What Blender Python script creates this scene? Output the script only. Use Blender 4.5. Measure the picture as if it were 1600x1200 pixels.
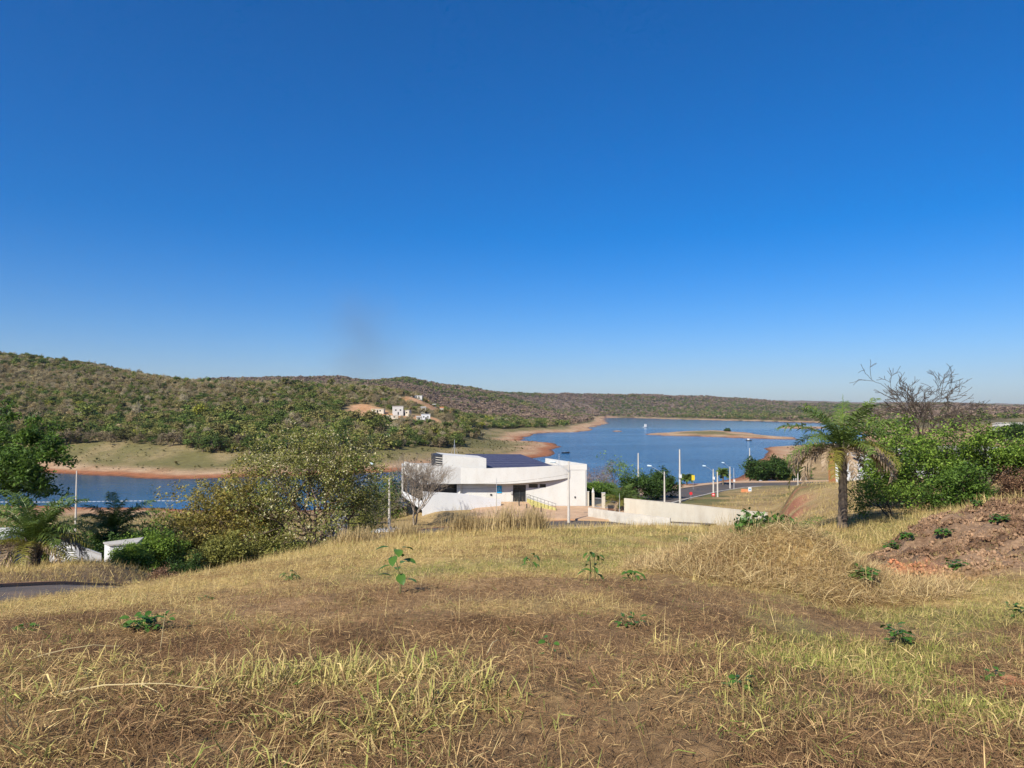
import bpy, math, random
import numpy as np

for _o in list(bpy.data.objects):
    bpy.data.objects.remove(_o)
scene = bpy.context.scene
COL = scene.collection

# ------------------------------------------------------------------ camera, sky, sun, exposure
EYE = 26.0                      # eye height above the lake (lake surface z = 0)
FPX = 1111.0                    # focal length in photograph pixels (1600 wide)
TILT = math.atan(41.0 / FPX)    # camera looks slightly up
cam_data = bpy.data.cameras.new('camera')
cam_data.sensor_width = 36.0
cam_data.lens = 36.0 * FPX / 1600.0
cam_data.clip_start = 0.1
cam_data.clip_end = 30000.0
cam = bpy.data.objects.new('camera', cam_data)
COL.objects.link(cam)
cam.location = (0, 0, EYE)
cam.rotation_euler = (math.pi / 2 + TILT, 0, 0)
scene.camera = cam

SUN_EL = math.radians(40.0)
SUN_AZ = math.radians(214.0)    # clockwise from +Y (view direction): behind the camera, to its left
world = bpy.data.worlds.new('World')
scene.world = world
world.use_nodes = True
wn = world.node_tree
wn.nodes.clear()
w_out = wn.nodes.new('ShaderNodeOutputWorld')
w_bg = wn.nodes.new('ShaderNodeBackground')
w_sky = wn.nodes.new('ShaderNodeTexSky')
w_sky.sky_type = 'NISHITA'
w_sky.sun_disc = False
w_sky.sun_elevation = SUN_EL
w_sky.sun_rotation = SUN_AZ
w_sky.altitude = 200.0
w_sky.air_density = 1.0
w_sky.dust_density = 0.7
w_sky.ozone_density = 6.0
w_hs = wn.nodes.new('ShaderNodeHueSaturation')
w_hs.inputs['Saturation'].default_value = 1.42
w_bg.inputs['Strength'].default_value = 0.085
wn.links.new(w_sky.outputs[0], w_hs.inputs['Color'])
w_mul = wn.nodes.new('ShaderNodeMix'); w_mul.data_type = 'RGBA'; w_mul.blend_type = 'MULTIPLY'
w_mul.inputs['Factor'].default_value = 1.0
w_mul.inputs['B'].default_value = (0.88, 0.88, 1.06, 1.0)      # the camera's white balance
wn.links.new(w_hs.outputs[0], w_mul.inputs['A'])
wn.links.new(w_mul.outputs['Result'], w_bg.inputs['Color'])
wn.links.new(w_bg.outputs[0], w_out.inputs['Surface'])

sun_data = bpy.data.lights.new('sun', 'SUN')
sun_data.energy = 5.0
sun_data.angle = math.radians(0.53)
sun_data.color = (1.0, 0.935, 0.79)
sun = bpy.data.objects.new('sun', sun_data)
COL.objects.link(sun)
S = (math.sin(SUN_AZ) * math.cos(SUN_EL), math.cos(SUN_AZ) * math.cos(SUN_EL), math.sin(SUN_EL))
from mathutils import Vector, Matrix
sun.rotation_euler = Vector(S).to_track_quat('Z', 'Y').to_euler()
sun.location = (-60, -80, 90)

scene.view_settings.view_transform = 'Standard'
scene.view_settings.look = 'None'
scene.view_settings.exposure = 0.56
scene.view_settings.gamma = 1.0
scene.view_settings.use_curve_mapping = False
scene.cycles.use_denoising = True
scene.cycles.max_bounces = 3
scene.cycles.diffuse_bounces = 2
scene.cycles.glossy_bounces = 2
scene.cycles.transmission_bounces = 2
scene.cycles.use_adaptive_sampling = True
scene.cycles.adaptive_threshold = 0.015
scene.cycles.adaptive_min_samples = 16
scene.render.threads_mode = 'AUTO'
scene.cycles.transparent_max_bounces = 8
scene.cycles.volume_bounces = 0
scene.cycles.caustics_reflective = False
scene.cycles.caustics_refractive = False

# ------------------------------------------------------------------ pixel helpers (photograph pixel -> place)
CA, SA = math.cos(TILT), math.sin(TILT)
def ray(px, py):
    dx = (px - 800.0) / FPX
    dy = (600.0 - py) / FPX
    yw = CA - dy * SA
    return dx / yw, (SA + dy * CA) / yw          # X per metre of Y, Z per metre of Y
def at(px, py, Y):
    a, b = ray(px, py)
    return Vector((a * Y, Y, EYE + b * Y))
def onz(px, py, z):
    a, b = ray(px, py)
    Y = (z - EYE) / b
    return (a * Y, Y)
def xof(px, Y):
    return (px - 800.0) / FPX / CA * Y

# ------------------------------------------------------------------ numeric helpers
def smooth(a, b, x):
    t = np.clip((x - a) / (b - a), 0, 1)
    return t * t * (3 - 2 * t)
def _hash(ix, iy, seed):
    h = (ix.astype(np.int64) * 374761393 + iy.astype(np.int64) * 668265263 + seed * 974634777) & 0x7fffffff
    h = ((h ^ (h >> 13)) * 1274126177) & 0x7fffffff
    h = h ^ (h >> 16)
    return (h & 0xffff) / 65535.0
def vnoise(x, y, seed=0):
    x = np.asarray(x, float); y = np.asarray(y, float)
    ix = np.floor(x); iy = np.floor(y)
    fx = x - ix; fy = y - iy
    fx = fx * fx * (3 - 2 * fx); fy = fy * fy * (3 - 2 * fy)
    a = _hash(ix, iy, seed); b = _hash(ix + 1, iy, seed)
    c = _hash(ix, iy + 1, seed); d = _hash(ix + 1, iy + 1, seed)
    return (a * (1 - fx) + b * fx) * (1 - fy) + (c * (1 - fx) + d * fx) * fy
def fbm(x, y, seed=0, octv=4):
    s = 0; amp = 0.5; tot = 0
    for k in range(octv):
        s = s + amp * vnoise(x * 2 ** k + 17.3 * k, y * 2 ** k - 9.1 * k, seed + k)
        tot += amp; amp *= 0.5
    return s / tot
def pchip_axis(xk, yk, x):
    """xk (K,), yk (K, N), x (N,) -> monotone cubic across the first axis."""
    xk = np.asarray(xk, float); K = len(xk)
    h = np.diff(xk)[:, None]
    dl = np.diff(yk, axis=0) / h
    d = np.zeros_like(yk)
    s = dl[:-1] * dl[1:] > 0
    w1 = 2 * h[1:] + h[:-1]; w2 = h[1:] + 2 * h[:-1]
    with np.errstate(divide='ignore', invalid='ignore'):
        hm = (w1 + w2) / (w1 / dl[:-1] + w2 / dl[1:])
    d[1:-1] = np.where(s, hm, 0.0)
    d[0] = dl[0]; d[-1] = dl[-1]
    i = np.clip(np.searchsorted(xk, x) - 1, 0, K - 2)
    n = np.arange(len(x))
    hh = h[i, 0]
    t = np.clip((x - xk[i]) / hh, 0, 1)
    y0, y1, d0, d1 = yk[i, n], yk[i + 1, n], d[i, n], d[i + 1, n]
    return (y0 * (2 * t**3 - 3 * t**2 + 1) + hh * d0 * (t**3 - 2 * t**2 + t)
            + y1 * (-2 * t**3 + 3 * t**2) + hh * d1 * (t**3 - t**2))
def pchip1(xk, yk, x):
    x = np.asarray(x, float); xk = np.asarray(xk, float); yk = np.asarray(yk, float)
    h = np.diff(xk); dl = np.diff(yk) / h; d = np.zeros(len(xk))
    for i in range(1, len(xk) - 1):
        if dl[i - 1] * dl[i] > 0:
            w1 = 2 * h[i] + h[i - 1]; w2 = h[i] + 2 * h[i - 1]; d[i] = (w1 + w2) / (w1 / dl[i - 1] + w2 / dl[i])
    d[0] = dl[0]; d[-1] = dl[-1]
    i = np.clip(np.searchsorted(xk, x) - 1, 0, len(xk) - 2); hh = h[i]; t = np.clip((x - xk[i]) / hh, 0, 1); t2 = t * t; t3 = t2 * t
    return yk[i] * (2 * t3 - 3 * t2 + 1) + hh * d[i] * (t3 - 2 * t2 + t) + yk[i + 1] * (3 * t2 - 2 * t3) + hh * d[i + 1] * (t3 - t2)
def poly_sd(P, X, Y):
    """signed distance to polygon, negative inside"""
    P = np.asarray(P, float); n = len(P)
    best = np.full(X.shape, 1e18); inside = np.zeros(X.shape, bool)
    for i in range(n):
        ax, ay = P[i]; bx, by = P[(i + 1) % n]
        ex, ey = bx - ax, by - ay
        L = ex * ex + ey * ey + 1e-12
        t = np.clip(((X - ax) * ex + (Y - ay) * ey) / L, 0, 1)
        dx = X - ax - t * ex; dy = Y - ay - t * ey
        best = np.minimum(best, dx * dx + dy * dy)
        c = ((ay > Y) != (by > Y))
        xi = ex * (Y - ay) / (ey if abs(ey) > 1e-12 else 1e-12) + ax
        inside ^= c & (X < xi)
    d = np.sqrt(best)
    return np.where(inside, -d, d)
def line_near(P, X, Y):
    """distance to a polyline with z values, and the z of the nearest point; P rows x, y, z"""
    P = np.asarray(P, float)
    best = np.full(X.shape, 1e18); z = np.zeros(X.shape)
    for i in range(len(P) - 1):
        ax, ay, az = P[i]; bx, by, bz = P[i + 1]
        ex, ey = bx - ax, by - ay
        t = np.clip(((X - ax) * ex + (Y - ay) * ey) / (ex * ex + ey * ey), 0, 1)
        dd = (X - ax - t * ex) ** 2 + (Y - ay - t * ey) ** 2
        m = dd < best
        best = np.where(m, dd, best); z = np.where(m, az + t * (bz - az), z)
    return np.sqrt(best), z
def smooth_line(P, n=8):
    """Catmull-Rom through rows of P"""
    P = np.asarray(P, float)
    Q = np.vstack([2 * P[0] - P[1], P, 2 * P[-1] - P[-2]])
    out = []
    for i in range(1, len(Q) - 2):
        for k in range(n):
            t = k / n
            out.append(0.5 * (2 * Q[i] + (Q[i + 1] - Q[i - 1]) * t + (2 * Q[i - 1] - 5 * Q[i] + 4 * Q[i + 1] - Q[i + 2]) * t * t
                              + (-Q[i - 1] + 3 * Q[i] - 3 * Q[i + 1] + Q[i + 2]) * t**3))
    out.append(P[-1])
    return np.array(out)

# ------------------------------------------------------------------ object helpers
def mk_mesh(name, verts, faces, smooth_shade=False):
    """faces: one array (F, 3|4) or a list of index sequences"""
    me = bpy.data.meshes.new(name)
    verts = np.asarray(verts, np.float32)
    if isinstance(faces, np.ndarray):
        k = faces.shape[1]; nf = len(faces)
        me.vertices.add(len(verts)); me.vertices.foreach_set('co', verts.ravel())
        me.loops.add(nf * k); me.loops.foreach_set('vertex_index', faces.astype(np.int32).ravel())
        me.polygons.add(nf)
        me.polygons.foreach_set('loop_start', np.arange(0, nf * k, k, dtype=np.int32))
        me.update(calc_edges=True)
    else:
        me.from_pydata([tuple(map(float, v)) for v in verts], [], [tuple(map(int, f)) for f in faces])
        me.update()
    if smooth_shade:
        me.polygons.foreach_set('use_smooth', np.ones(len(me.polygons), bool))
    return me
def add_attr(me, name, values, kind='FLOAT', domain='POINT'):
    a = me.attributes.new(name, kind, domain)
    v = np.asarray(values, np.float32)
    if kind == 'FLOAT':
        a.data.foreach_set('value', v.ravel())
    elif kind == 'FLOAT_COLOR':
        if v.shape[1] == 3:
            v = np.hstack([v, np.ones((len(v), 1), np.float32)])
        a.data.foreach_set('color', v.ravel())
    else:
        a.data.foreach_set('vector', v.ravel())
def obj(name, me, mat=None, parent=None, loc=None):
    o = bpy.data.objects.new(name, me)
    COL.objects.link(o)
    if mat is not None and me is not None and len(me.materials) == 0:
        me.materials.append(mat)
    if parent is not None:
        o.parent = parent
    if loc is not None:
        o.location = loc
    return o
def tag(o, label=None, cat=None, group=None, kind=None):
    if label: o['label'] = label
    if cat: o['category'] = cat
    if group: o['group'] = group
    if kind: o['kind'] = kind
    return o
def thing(name, label, cat, loc=(0, 0, 0), rz=0.0, group=None):
    o = bpy.data.objects.new(name, None)
    COL.objects.link(o)
    o.empty_display_size = 0.3
    o.location = loc
    o.rotation_euler = (0, 0, rz)
    return tag(o, label, cat, group)
def copy_tree(o, parent=None):
    c = o.copy()
    COL.objects.link(c)
    if parent is not None:
        c.parent = parent
    for ch in o.children:
        if ch.name in scene.objects:
            copy_tree(ch, c)
    return c

class MB:
    """collects boxes, tubes and faces for one mesh"""
    def __init__(s):
        s.v = []; s.f = []
    def quad(s, *p):
        n = len(s.v); s.v += [tuple(q) for q in p]; s.f.append(tuple(range(n, n + len(p))))
        return s
    def box(s, x0, x1, y0, y1, z0, z1):
        n = len(s.v)
        s.v += [(x0, y0, z0), (x1, y0, z0), (x1, y1, z0), (x0, y1, z0), (x0, y0, z1), (x1, y0, z1), (x1, y1, z1), (x0, y1, z1)]
        s.f += [tuple(n + i for i in f) for f in ((0, 3, 2, 1), (4, 5, 6, 7), (0, 1, 5, 4), (1, 2, 6, 5), (2, 3, 7, 6), (3, 0, 4, 7))]
        return s
    def prism(s, pts, z0, z1):
        """vertical prism over a plan outline; z0 / z1 numbers or lists"""
        n = len(s.v); k = len(pts)
        zb = z0 if isinstance(z0, (list, tuple)) else [z0] * k
        zt = z1 if isinstance(z1, (list, tuple)) else [z1] * k
        s.v += [(p[0], p[1], zb[i]) for i, p in enumerate(pts)] + [(p[0], p[1], zt[i]) for i, p in enumerate(pts)]
        s.f.append(tuple(n + i for i in range(k))[::-1]); s.f.append(tuple(n + k + i for i in range(k)))
        for i in range(k):
            j = (i + 1) % k
            s.f.append((n + i, n + j, n + k + j, n + k + i))
        return s
    def wall(s, a, b, th, z0a, z1a, z0b=None, z1b=None):
        """a slab from plan point a to b, thickness th away from the camera side"""
        z0b = z0a if z0b is None else z0b; z1b = z1a if z1b is None else z1b
        ax, ay = a; bx, by = b
        L = math.hypot(bx - ax, by - ay); nx, ny = -(by - ay) / L * th, (bx - ax) / L * th
        return s.prism([(ax, ay), (bx, by), (bx + nx, by + ny), (ax + nx, ay + ny)], [z0a, z0b, z0b, z0a], [z1a, z1b, z1b, z1a])
    def tube(s, pts, radii, sides=6, cap=True):
        pts = [Vector(p) for p in pts]; n0 = len(s.v); k = len(pts)
        ref = None
        for i, p in enumerate(pts):
            d = (pts[min(i + 1, k - 1)] - pts[max(i - 1, 0)])
            d = d.normalized() if d.length > 1e-9 else Vector((0, 0, 1))
            if ref is None:
                ref = Vector((1, 0, 0)) if abs(d.x) < 0.8 else Vector((0, 1, 0))
            u = (ref - d * ref.dot(d)).normalized(); w = d.cross(u); ref = u
            r = radii[i] if isinstance(radii, (list, tuple)) else radii
            for j in range(sides):
                a = 2 * math.pi * j / sides
                s.v.append(tuple(p + u * (r * math.cos(a)) + w * (r * math.sin(a))))
        for i in range(k - 1):
            for j in range(sides):
                j2 = (j + 1) % sides
                s.f.append((n0 + i * sides + j, n0 + i * sides + j2, n0 + (i + 1) * sides + j2, n0 + (i + 1) * sides + j))
        if cap:
            s.f.append(tuple(n0 + j for j in range(sides))[::-1])
            s.f.append(tuple(n0 + (k - 1) * sides + j for j in range(sides)))
        return s
    def mesh(s, name, sm=False):
        return mk_mesh(name, s.v, s.f, sm)
    def build(s, name, mat, parent=None, loc=None, sm=False):
        return obj(name, s.mesh(name, sm), mat, parent, loc)

# ------------------------------------------------------------------ materials
MATS = {}
def new_mat(name):
    m = bpy.data.materials.new(name); m.use_nodes = True
    m.node_tree.nodes.clear()
    MATS[name] = m
    return m, m.node_tree.nodes, m.node_tree.links
def ramp(nodes, stops):
    r = nodes.new('ShaderNodeValToRGB')
    e = r.color_ramp.elements
    while len(e) < len(stops): e.new(0.5)
    for i, (p, c) in enumerate(stops):
        e[i].position = p; e[i].color = (*c, 1)
    return r
def pmat(name, col, rough=0.8, var=0.25, scale=3.0, bump=0.0, metal=0.0, spec=0.3, dirt=None, dirt_scale=0.6, dirt_amt=0.4):
    """painted / mineral surface: colour with noise variation, stains and fine relief"""
    m, N, L = new_mat(name)
    out = N.new('ShaderNodeOutputMaterial'); b = N.new('ShaderNodeBsdfPrincipled')
    L.new(b.outputs[0], out.inputs[0])
    tc = N.new('ShaderNodeTexCoord')
    n1 = N.new('ShaderNodeTexNoise'); n1.inputs['Scale'].default_value = scale; n1.inputs['Detail'].default_value = 8
    L.new(tc.outputs['Object'], n1.inputs['Vector'])
    c = np.array(col)
    r = ramp(N, [(0.25, tuple(c * (1 - var))), (0.75, tuple(np.minimum(c * (1 + var * 0.6), 0.95)))])
    L.new(n1.outputs[0], r.inputs[0])
    src = r.outputs[0]
    if dirt is not None:
        n2 = N.new('ShaderNodeTexNoise'); n2.inputs['Scale'].default_value = dirt_scale; n2.inputs['Detail'].default_value = 10
        n2.inputs['Roughness'].default_value = 0.7
        mp = N.new('ShaderNodeMapping'); mp.inputs['Scale'].default_value = (1, 1, 0.35)
        L.new(tc.outputs['Object'], mp.inputs[0]); L.new(mp.outputs[0], n2.inputs['Vector'])
        r2 = ramp(N, [(0.48, (0, 0, 0)), (0.72, (1, 1, 1))])
        L.new(n2.outputs[0], r2.inputs[0])
        mu = N.new('ShaderNodeMath'); mu.operation = 'MULTIPLY'; mu.inputs[1].default_value = dirt_amt
        L.new(r2.outputs[0], mu.inputs[0])
        mx = N.new('ShaderNodeMix'); mx.data_type = 'RGBA'
        L.new(mu.outputs[0], mx.inputs['Factor']); L.new(src, mx.inputs['A']); mx.inputs['B'].default_value = (*dirt, 1)
        src = mx.outputs['Result']
    L.new(src, b.inputs['Base Color'])
    b.inputs['Roughness'].default_value = rough; b.inputs['Metallic'].default_value = metal
    b.inputs['Specular IOR Level'].default_value = spec
    if bump:
        bp = N.new('ShaderNodeBump'); bp.inputs['Strength'].default_value = bump; bp.inputs['Distance'].default_value = 0.02
        n3 = N.new('ShaderNodeTexNoise'); n3.inputs['Scale'].default_value = scale * 12; n3.inputs['Detail'].default_value = 6
        L.new(tc.outputs['Object'], n3.inputs['Vector']); L.new(n3.outputs[0], bp.inputs['Height']); L.new(bp.outputs[0], b.inputs['Normal'])
    return m
def leafmat(name, c_lo, c_hi, trans=0.35, rough=0.55, inst=False, attr='tint', spec=0.25):
    """leaf: two colours mixed by a per-clump attribute; light passes through"""
    m, N, L = new_mat(name)
    out = N.new('ShaderNodeOutputMaterial'); b = N.new('ShaderNodeBsdfPrincipled'); t = N.new('ShaderNodeBsdfTranslucent')
    a = N.new('ShaderNodeAttribute'); a.attribute_name = attr
    mx = N.new('ShaderNodeMix'); mx.data_type = 'RGBA'
    mx.inputs['A'].default_value = (*c_lo, 1); mx.inputs['B'].default_value = (*c_hi, 1)
    L.new(a.outputs['Fac'], mx.inputs['Factor'])
    src = mx.outputs['Result']
    if inst:                       # instances: colour family comes from the scatter point
        ai = N.new('ShaderNodeAttribute'); ai.attribute_type = 'INSTANCER'; ai.attribute_name = 'gtint'
        m2 = N.new('ShaderNodeMix'); m2.data_type = 'RGBA'; m2.blend_type = 'MULTIPLY'; m2.inputs['Factor'].default_value = 1
        L.new(src, m2.inputs['A']); L.new(ai.outputs['Color'], m2.inputs['B']); src = m2.outputs['Result']
    L.new(src, b.inputs['Base Color']); L.new(src, t.inputs['Color'])
    b.inputs['Roughness'].default_value = rough; b.inputs['Specular IOR Level'].default_value = spec
    ms = N.new('ShaderNodeMixShader'); ms.inputs[0].default_value = trans
    L.new(b.outputs[0], ms.inputs[1]); L.new(t.outputs[0], ms.inputs[2]); L.new(ms.outputs[0], out.inputs[0])
    return m

# ================================================================== THE LAND
# height profiles: for each direction (photograph column) a list of (distance, height above the lake)
PROF = {
 -700: [(2, 24.4), (8, 23.4), (14, 22.2), (20, 21.0), (30, 18.5), (50, 14.5), (100, 8), (150, 3.5), (190, 1), (275, 1), (330, 7), (500, 33), (900, 106), (1500, 110), (9000, 130)],
 0:    [(2, 24.45), (3.2, 24.4), (8, 23.62), (14, 22.33), (17, 21.5), (21, 21.1), (25, 20.3), (30, 19.3), (38, 17.7), (60, 13), (100, 8), (150, 3), (185, 1), (275, 1), (300, 3), (330, 5.5), (360, 8), (520, 34), (900, 88), (1300, 84), (2500, 70), (9000, 90)],
 150:  [(2, 24.45), (3.2, 24.4), (8, 23.65), (14, 22.45), (17, 21.8), (20, 21.2), (23, 20.55), (27, 20.0), (31, 19.3), (37, 18.1), (45, 15.9), (70, 11.5), (100, 8), (150, 3.5), (185, 1), (275, 1), (300, 3), (340, 6.5), (360, 8), (520, 31), (850, 72), (1200, 68), (2500, 85), (9000, 100)],
 300:  [(2, 24.45), (3.2, 24.4), (8, 23.68), (14, 22.6), (20, 21.5), (26, 20.35), (32, 18.6), (45, 15.5), (80, 9.5), (130, 4.5), (185, 1), (275, 1), (300, 2.5), (350, 8), (400, 12), (520, 29), (800, 55), (1100, 50), (2500, 110), (9000, 110)],
 450:  [(2, 24.45), (3.2, 24.4), (8, 23.75), (14, 22.85), (20, 21.85), (27, 20.65), (33, 18.9), (45, 15.8), (80, 10), (130, 5), (185, 1), (275, 1), (330, 5), (370, 8.5), (520, 27), (760, 50), (1100, 45), (2500, 122), (3500, 115), (9000, 110)],
 620:  [(2, 24.45), (3.2, 24.4), (8, 23.85), (14, 23.0), (20, 22.1), (29, 20.75), (36, 18.9), (50, 15.8), (70, 12.6), (85, 11.3), (98, 10.2), (110, 8.8), (150, 4), (190, 1), (300, 1), (340, 3.5), (410, 7), (520, 19), (600, 29), (720, 43), (1000, 36), (2500, 119), (4000, 110), (9000, 110)],
 700:  [(2, 24.45), (3.2, 24.4), (8, 23.87), (14, 23.05), (20, 22.2), (29, 21.0), (36, 19.2), (50, 15.8), (70, 12.8), (90, 10.9), (102, 10.0), (112, 10.6), (130, 9), (160, 5), (200, 1), (330, 1), (380, 3), (440, 6), (560, 16), (650, 25), (760, 26), (1100, 18), (1500, 40), (2400, 108), (4000, 100), (9000, 110)],
 770:  [(2, 24.45), (3.2, 24.4), (8, 23.87), (14, 23.06), (20, 22.25), (29, 21.1), (36, 19.4), (50, 16), (70, 13), (90, 11.2), (100, 10.8), (112, 11.0), (130, 10), (160, 6), (210, 1), (360, 1), (400, 2), (470, 3), (700, 5), (1000, 9), (1500, 34), (2400, 105), (4000, 100), (9000, 110)],
 800:  [(2, 24.45), (3.2, 24.4), (8, 23.87), (14, 23.06), (20, 22.28), (29, 21.15), (36, 19.5), (50, 16), (70, 13), (90, 11.2), (100, 10.9), (112, 11.0), (135, 10.4), (160, 7), (220, 1), (400, 1), (560, 1.6), (800, 1.5), (880, 3), (1100, 12), (1500, 32), (2400, 97), (4000, 98), (9000, 110)],
 900:  [(2, 24.45), (3.2, 24.4), (8, 23.83), (14, 23.03), (20, 22.25), (29, 21.2), (36, 19.5), (50, 16), (70, 13), (90, 11.1), (100, 10.7), (112, 11.0), (135, 10.2), (160, 6.5), (230, 1), (800, 1), (900, 3), (1100, 9), (1600, 30), (2700, 92), (4000, 95), (9000, 110)],
 1000: [(2, 24.45), (3.2, 24.4), (8, 23.8), (14, 23.0), (20, 22.25), (29, 21.25), (36, 19.6), (55, 15.5), (80, 11.8), (100, 10.8), (118, 10.2), (135, 8.9), (160, 6.3), (200, 3), (250, 1), (2150, 1), (2400, 8), (3300, 88), (4500, 95), (9000, 120)],
 1100: [(2, 24.45), (3.2, 24.4), (8, 23.75), (14, 22.95), (20, 22.2), (29, 21.2), (36, 19.6), (55, 16), (80, 13.2), (95, 12.6), (120, 10.4), (150, 8.2), (190, 5.2), (205, 4.8), (225, 2.5), (262, 1), (2200, 1), (2450, 8), (3500, 82), (4600, 90), (9000, 130)],
 1200: [(2, 24.45), (3.2, 24.4), (8, 23.65), (14, 22.85), (20, 22.05), (30, 20.85), (36, 19.7), (50, 16.8), (65, 15.0), (78, 14.0), (90, 12.9), (120, 10.6), (160, 7.5), (205, 4.8), (235, 3), (290, 2), (400, 2.4), (500, 2), (530, 1), (2200, 1), (2500, 8), (3600, 62), (4600, 80), (9000, 140)],
 1250: [(2, 24.45), (3.2, 24.4), (8, 23.6), (14, 22.75), (20, 22.0), (30, 20.85), (36, 20.1), (48, 18.6), (60, 17.9), (75, 18.3), (85, 17.0), (120, 12), (170, 7.5), (206, 4.9), (260, 3.5), (330, 4), (400, 5), (500, 3), (560, 1.5), (2200, 1), (2500, 6), (3800, 55), (4600, 78), (9000, 140)],
 1350: [(2, 24.45), (3.2, 24.4), (8, 23.5), (13, 22.7), (16, 22.2), (20, 21.75), (26, 21.15), (33, 20.65), (40, 20.3), (50, 20.1), (65, 19.4), (80, 18), (110, 14), (206, 6), (300, 6), (500, 6), (800, 8), (2000, 15), (4000, 52), (9000, 120)],
 1450: [(2, 24.45), (3.2, 24.4), (8, 23.5), (12, 22.95), (15, 22.5), (19, 22.15), (24, 22.25), (28, 21.6), (40, 20.7), (60, 20.0), (110, 15), (206, 8), (300, 8), (800, 10), (2000, 22), (4000, 62), (9000, 120)],
 1600: [(2, 24.45), (3.2, 24.4), (8, 23.55), (12, 23.05), (15, 22.85), (20, 22.7), (25, 22.75), (30, 22.1), (45, 21), (80, 18), (150, 12), (300, 10), (800, 12), (2000, 25), (4000, 40), (9000, 110)],
 2300: [(2, 24.45), (3.2, 24.4), (8, 23.7), (14, 23.2), (25, 23.2), (45, 21.5), (80, 18), (150, 13), (300, 11), (800, 14), (2000, 30), (4000, 50), (9000, 110)],
}
_cols = sorted(PROF)
_ct = np.array([(c - 800.0) / FPX for c in _cols])

def L3(pts):          # road rows: photograph column, distance, height
    return [(xof(p, Y), Y, z) for p, Y, z in pts]
ROAD_A = smooth_line(L3([(-420, 14.0, 22.3), (-200, 15.6, 21.85), (0, 18.3, 21.2), (100, 21.0, 20.75), (190, 24.0, 20.1), (300, 28.5, 19.0), (420, 38, 17.0), (520, 55, 14.3), (600, 77, 12.0), (690, 89, 10.9), (800, 94, 10.75), (900, 96.5, 10.7), (1010, 97, 10.9), (1120, 86, 12.4)]), 8)
ROAD_B = smooth_line(L3([(950, 108, 10.7), (985, 122, 9.9), (1020, 142, 8.3), (1060, 165, 6.6), (1100, 188, 5.2), (1160, 205, 4.6), (1260, 208, 4.6), (1420, 208, 5.4), (1600, 210, 8.4)]), 8)
HALF_A, HALF_B = 2.9, 5.2

LAKE_PX = [(-1500, 790), (-400, 789), (0, 789), (150, 793), (300, 797), (450, 797), (640, 790), (800, 776), (900, 766), (1000, 759), (1060, 756), (1110, 753),
           (1152, 747), (1166, 736), (1180, 723), (1196, 712), (1199, 705), (1197, 701), (1206, 698), (1232, 696.5), (1300, 694), (1345, 688), (1350, 678), (1330, 668),
           (1290, 661), (1240, 659.5), (1150, 657.5), (1050, 655), (985, 653), (945, 652.5), (943, 656), (952, 660), (940, 664), (920, 668), (926, 672.5), (900, 675),
           (870, 675.5), (842, 677), (822, 683), (812, 689), (835, 690), (862, 692.5), (879, 698), (866, 700.5), (872, 706.5), (858, 713), (830, 717), (800, 721),
           (700, 730), (600, 739), (450, 744), (300, 748), (215, 748), (180, 745), (130, 743), (60, 738), (0, 735), (-400, 733), (-1500, 730)]
LAKE = [onz(a, b, 0.0) for a, b in LAKE_PX]
ISLES_PX = [[(1000, 678), (1040, 681), (1100, 682.5), (1160, 684.5), (1225, 686.5), (1242, 687), (1242, 683), (1195, 680.5), (1160, 675), (1115, 672.5), (1060, 674.5)],
            [(953, 673.5), (962, 675), (974, 674), (964, 672.5)],
            [(1205, 668), (1240, 670), (1290, 670), (1290, 667), (1235, 666)]]
ISLES = [[onz(a, b, 0.0) for a, b in q] for q in ISLES_PX]

MOUND = (xof(1195, 12.6), 12.6)      # the heap of hay
def shore(X, Y):
    """signed distance to the waterline, negative on the lake; wobbled so that the edge is uneven"""
    w = 0.012 * np.hypot(X, Y)
    Xs = X + w * (fbm(X / 26, Y / 26, 5, 3) - 0.5) * 1.6
    Ys = Y + w * (fbm(X / 31 + 9, Y / 31, 6, 3) - 0.5) * 3.0
    d = poly_sd(LAKE, Xs, Ys)
    for q in ISLES:
        d = np.maximum(d, -poly_sd(q, Xs, Ys))
    return d
def isle_d(X, Y):
    return np.minimum.reduce([poly_sd(q, X, Y) for q in ISLES])
def base_height(X, Y):
    X = np.asarray(X, float).ravel(); Y = np.asarray(Y, float).ravel()
    r = np.hypot(X, Y) + 1e-6
    Yc = np.maximum(Y, 0.55 * r)
    t = np.clip(X / Yc, _ct[0], _ct[-1])
    ly = np.log(np.clip(Yc, 2.0, 9000.0))
    prof = np.stack([pchip1(np.log([k[0] for k in PROF[c]]), [k[1] for k in PROF[c]], ly) for c in _cols])
    z = pchip_axis(_ct, prof, t)
    back = smooth(0.35, -0.35, Y / r)
    z = z * (1 - back) + back * (24.5 + np.clip(0.05 * r, 0, 6))
    return z
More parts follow.
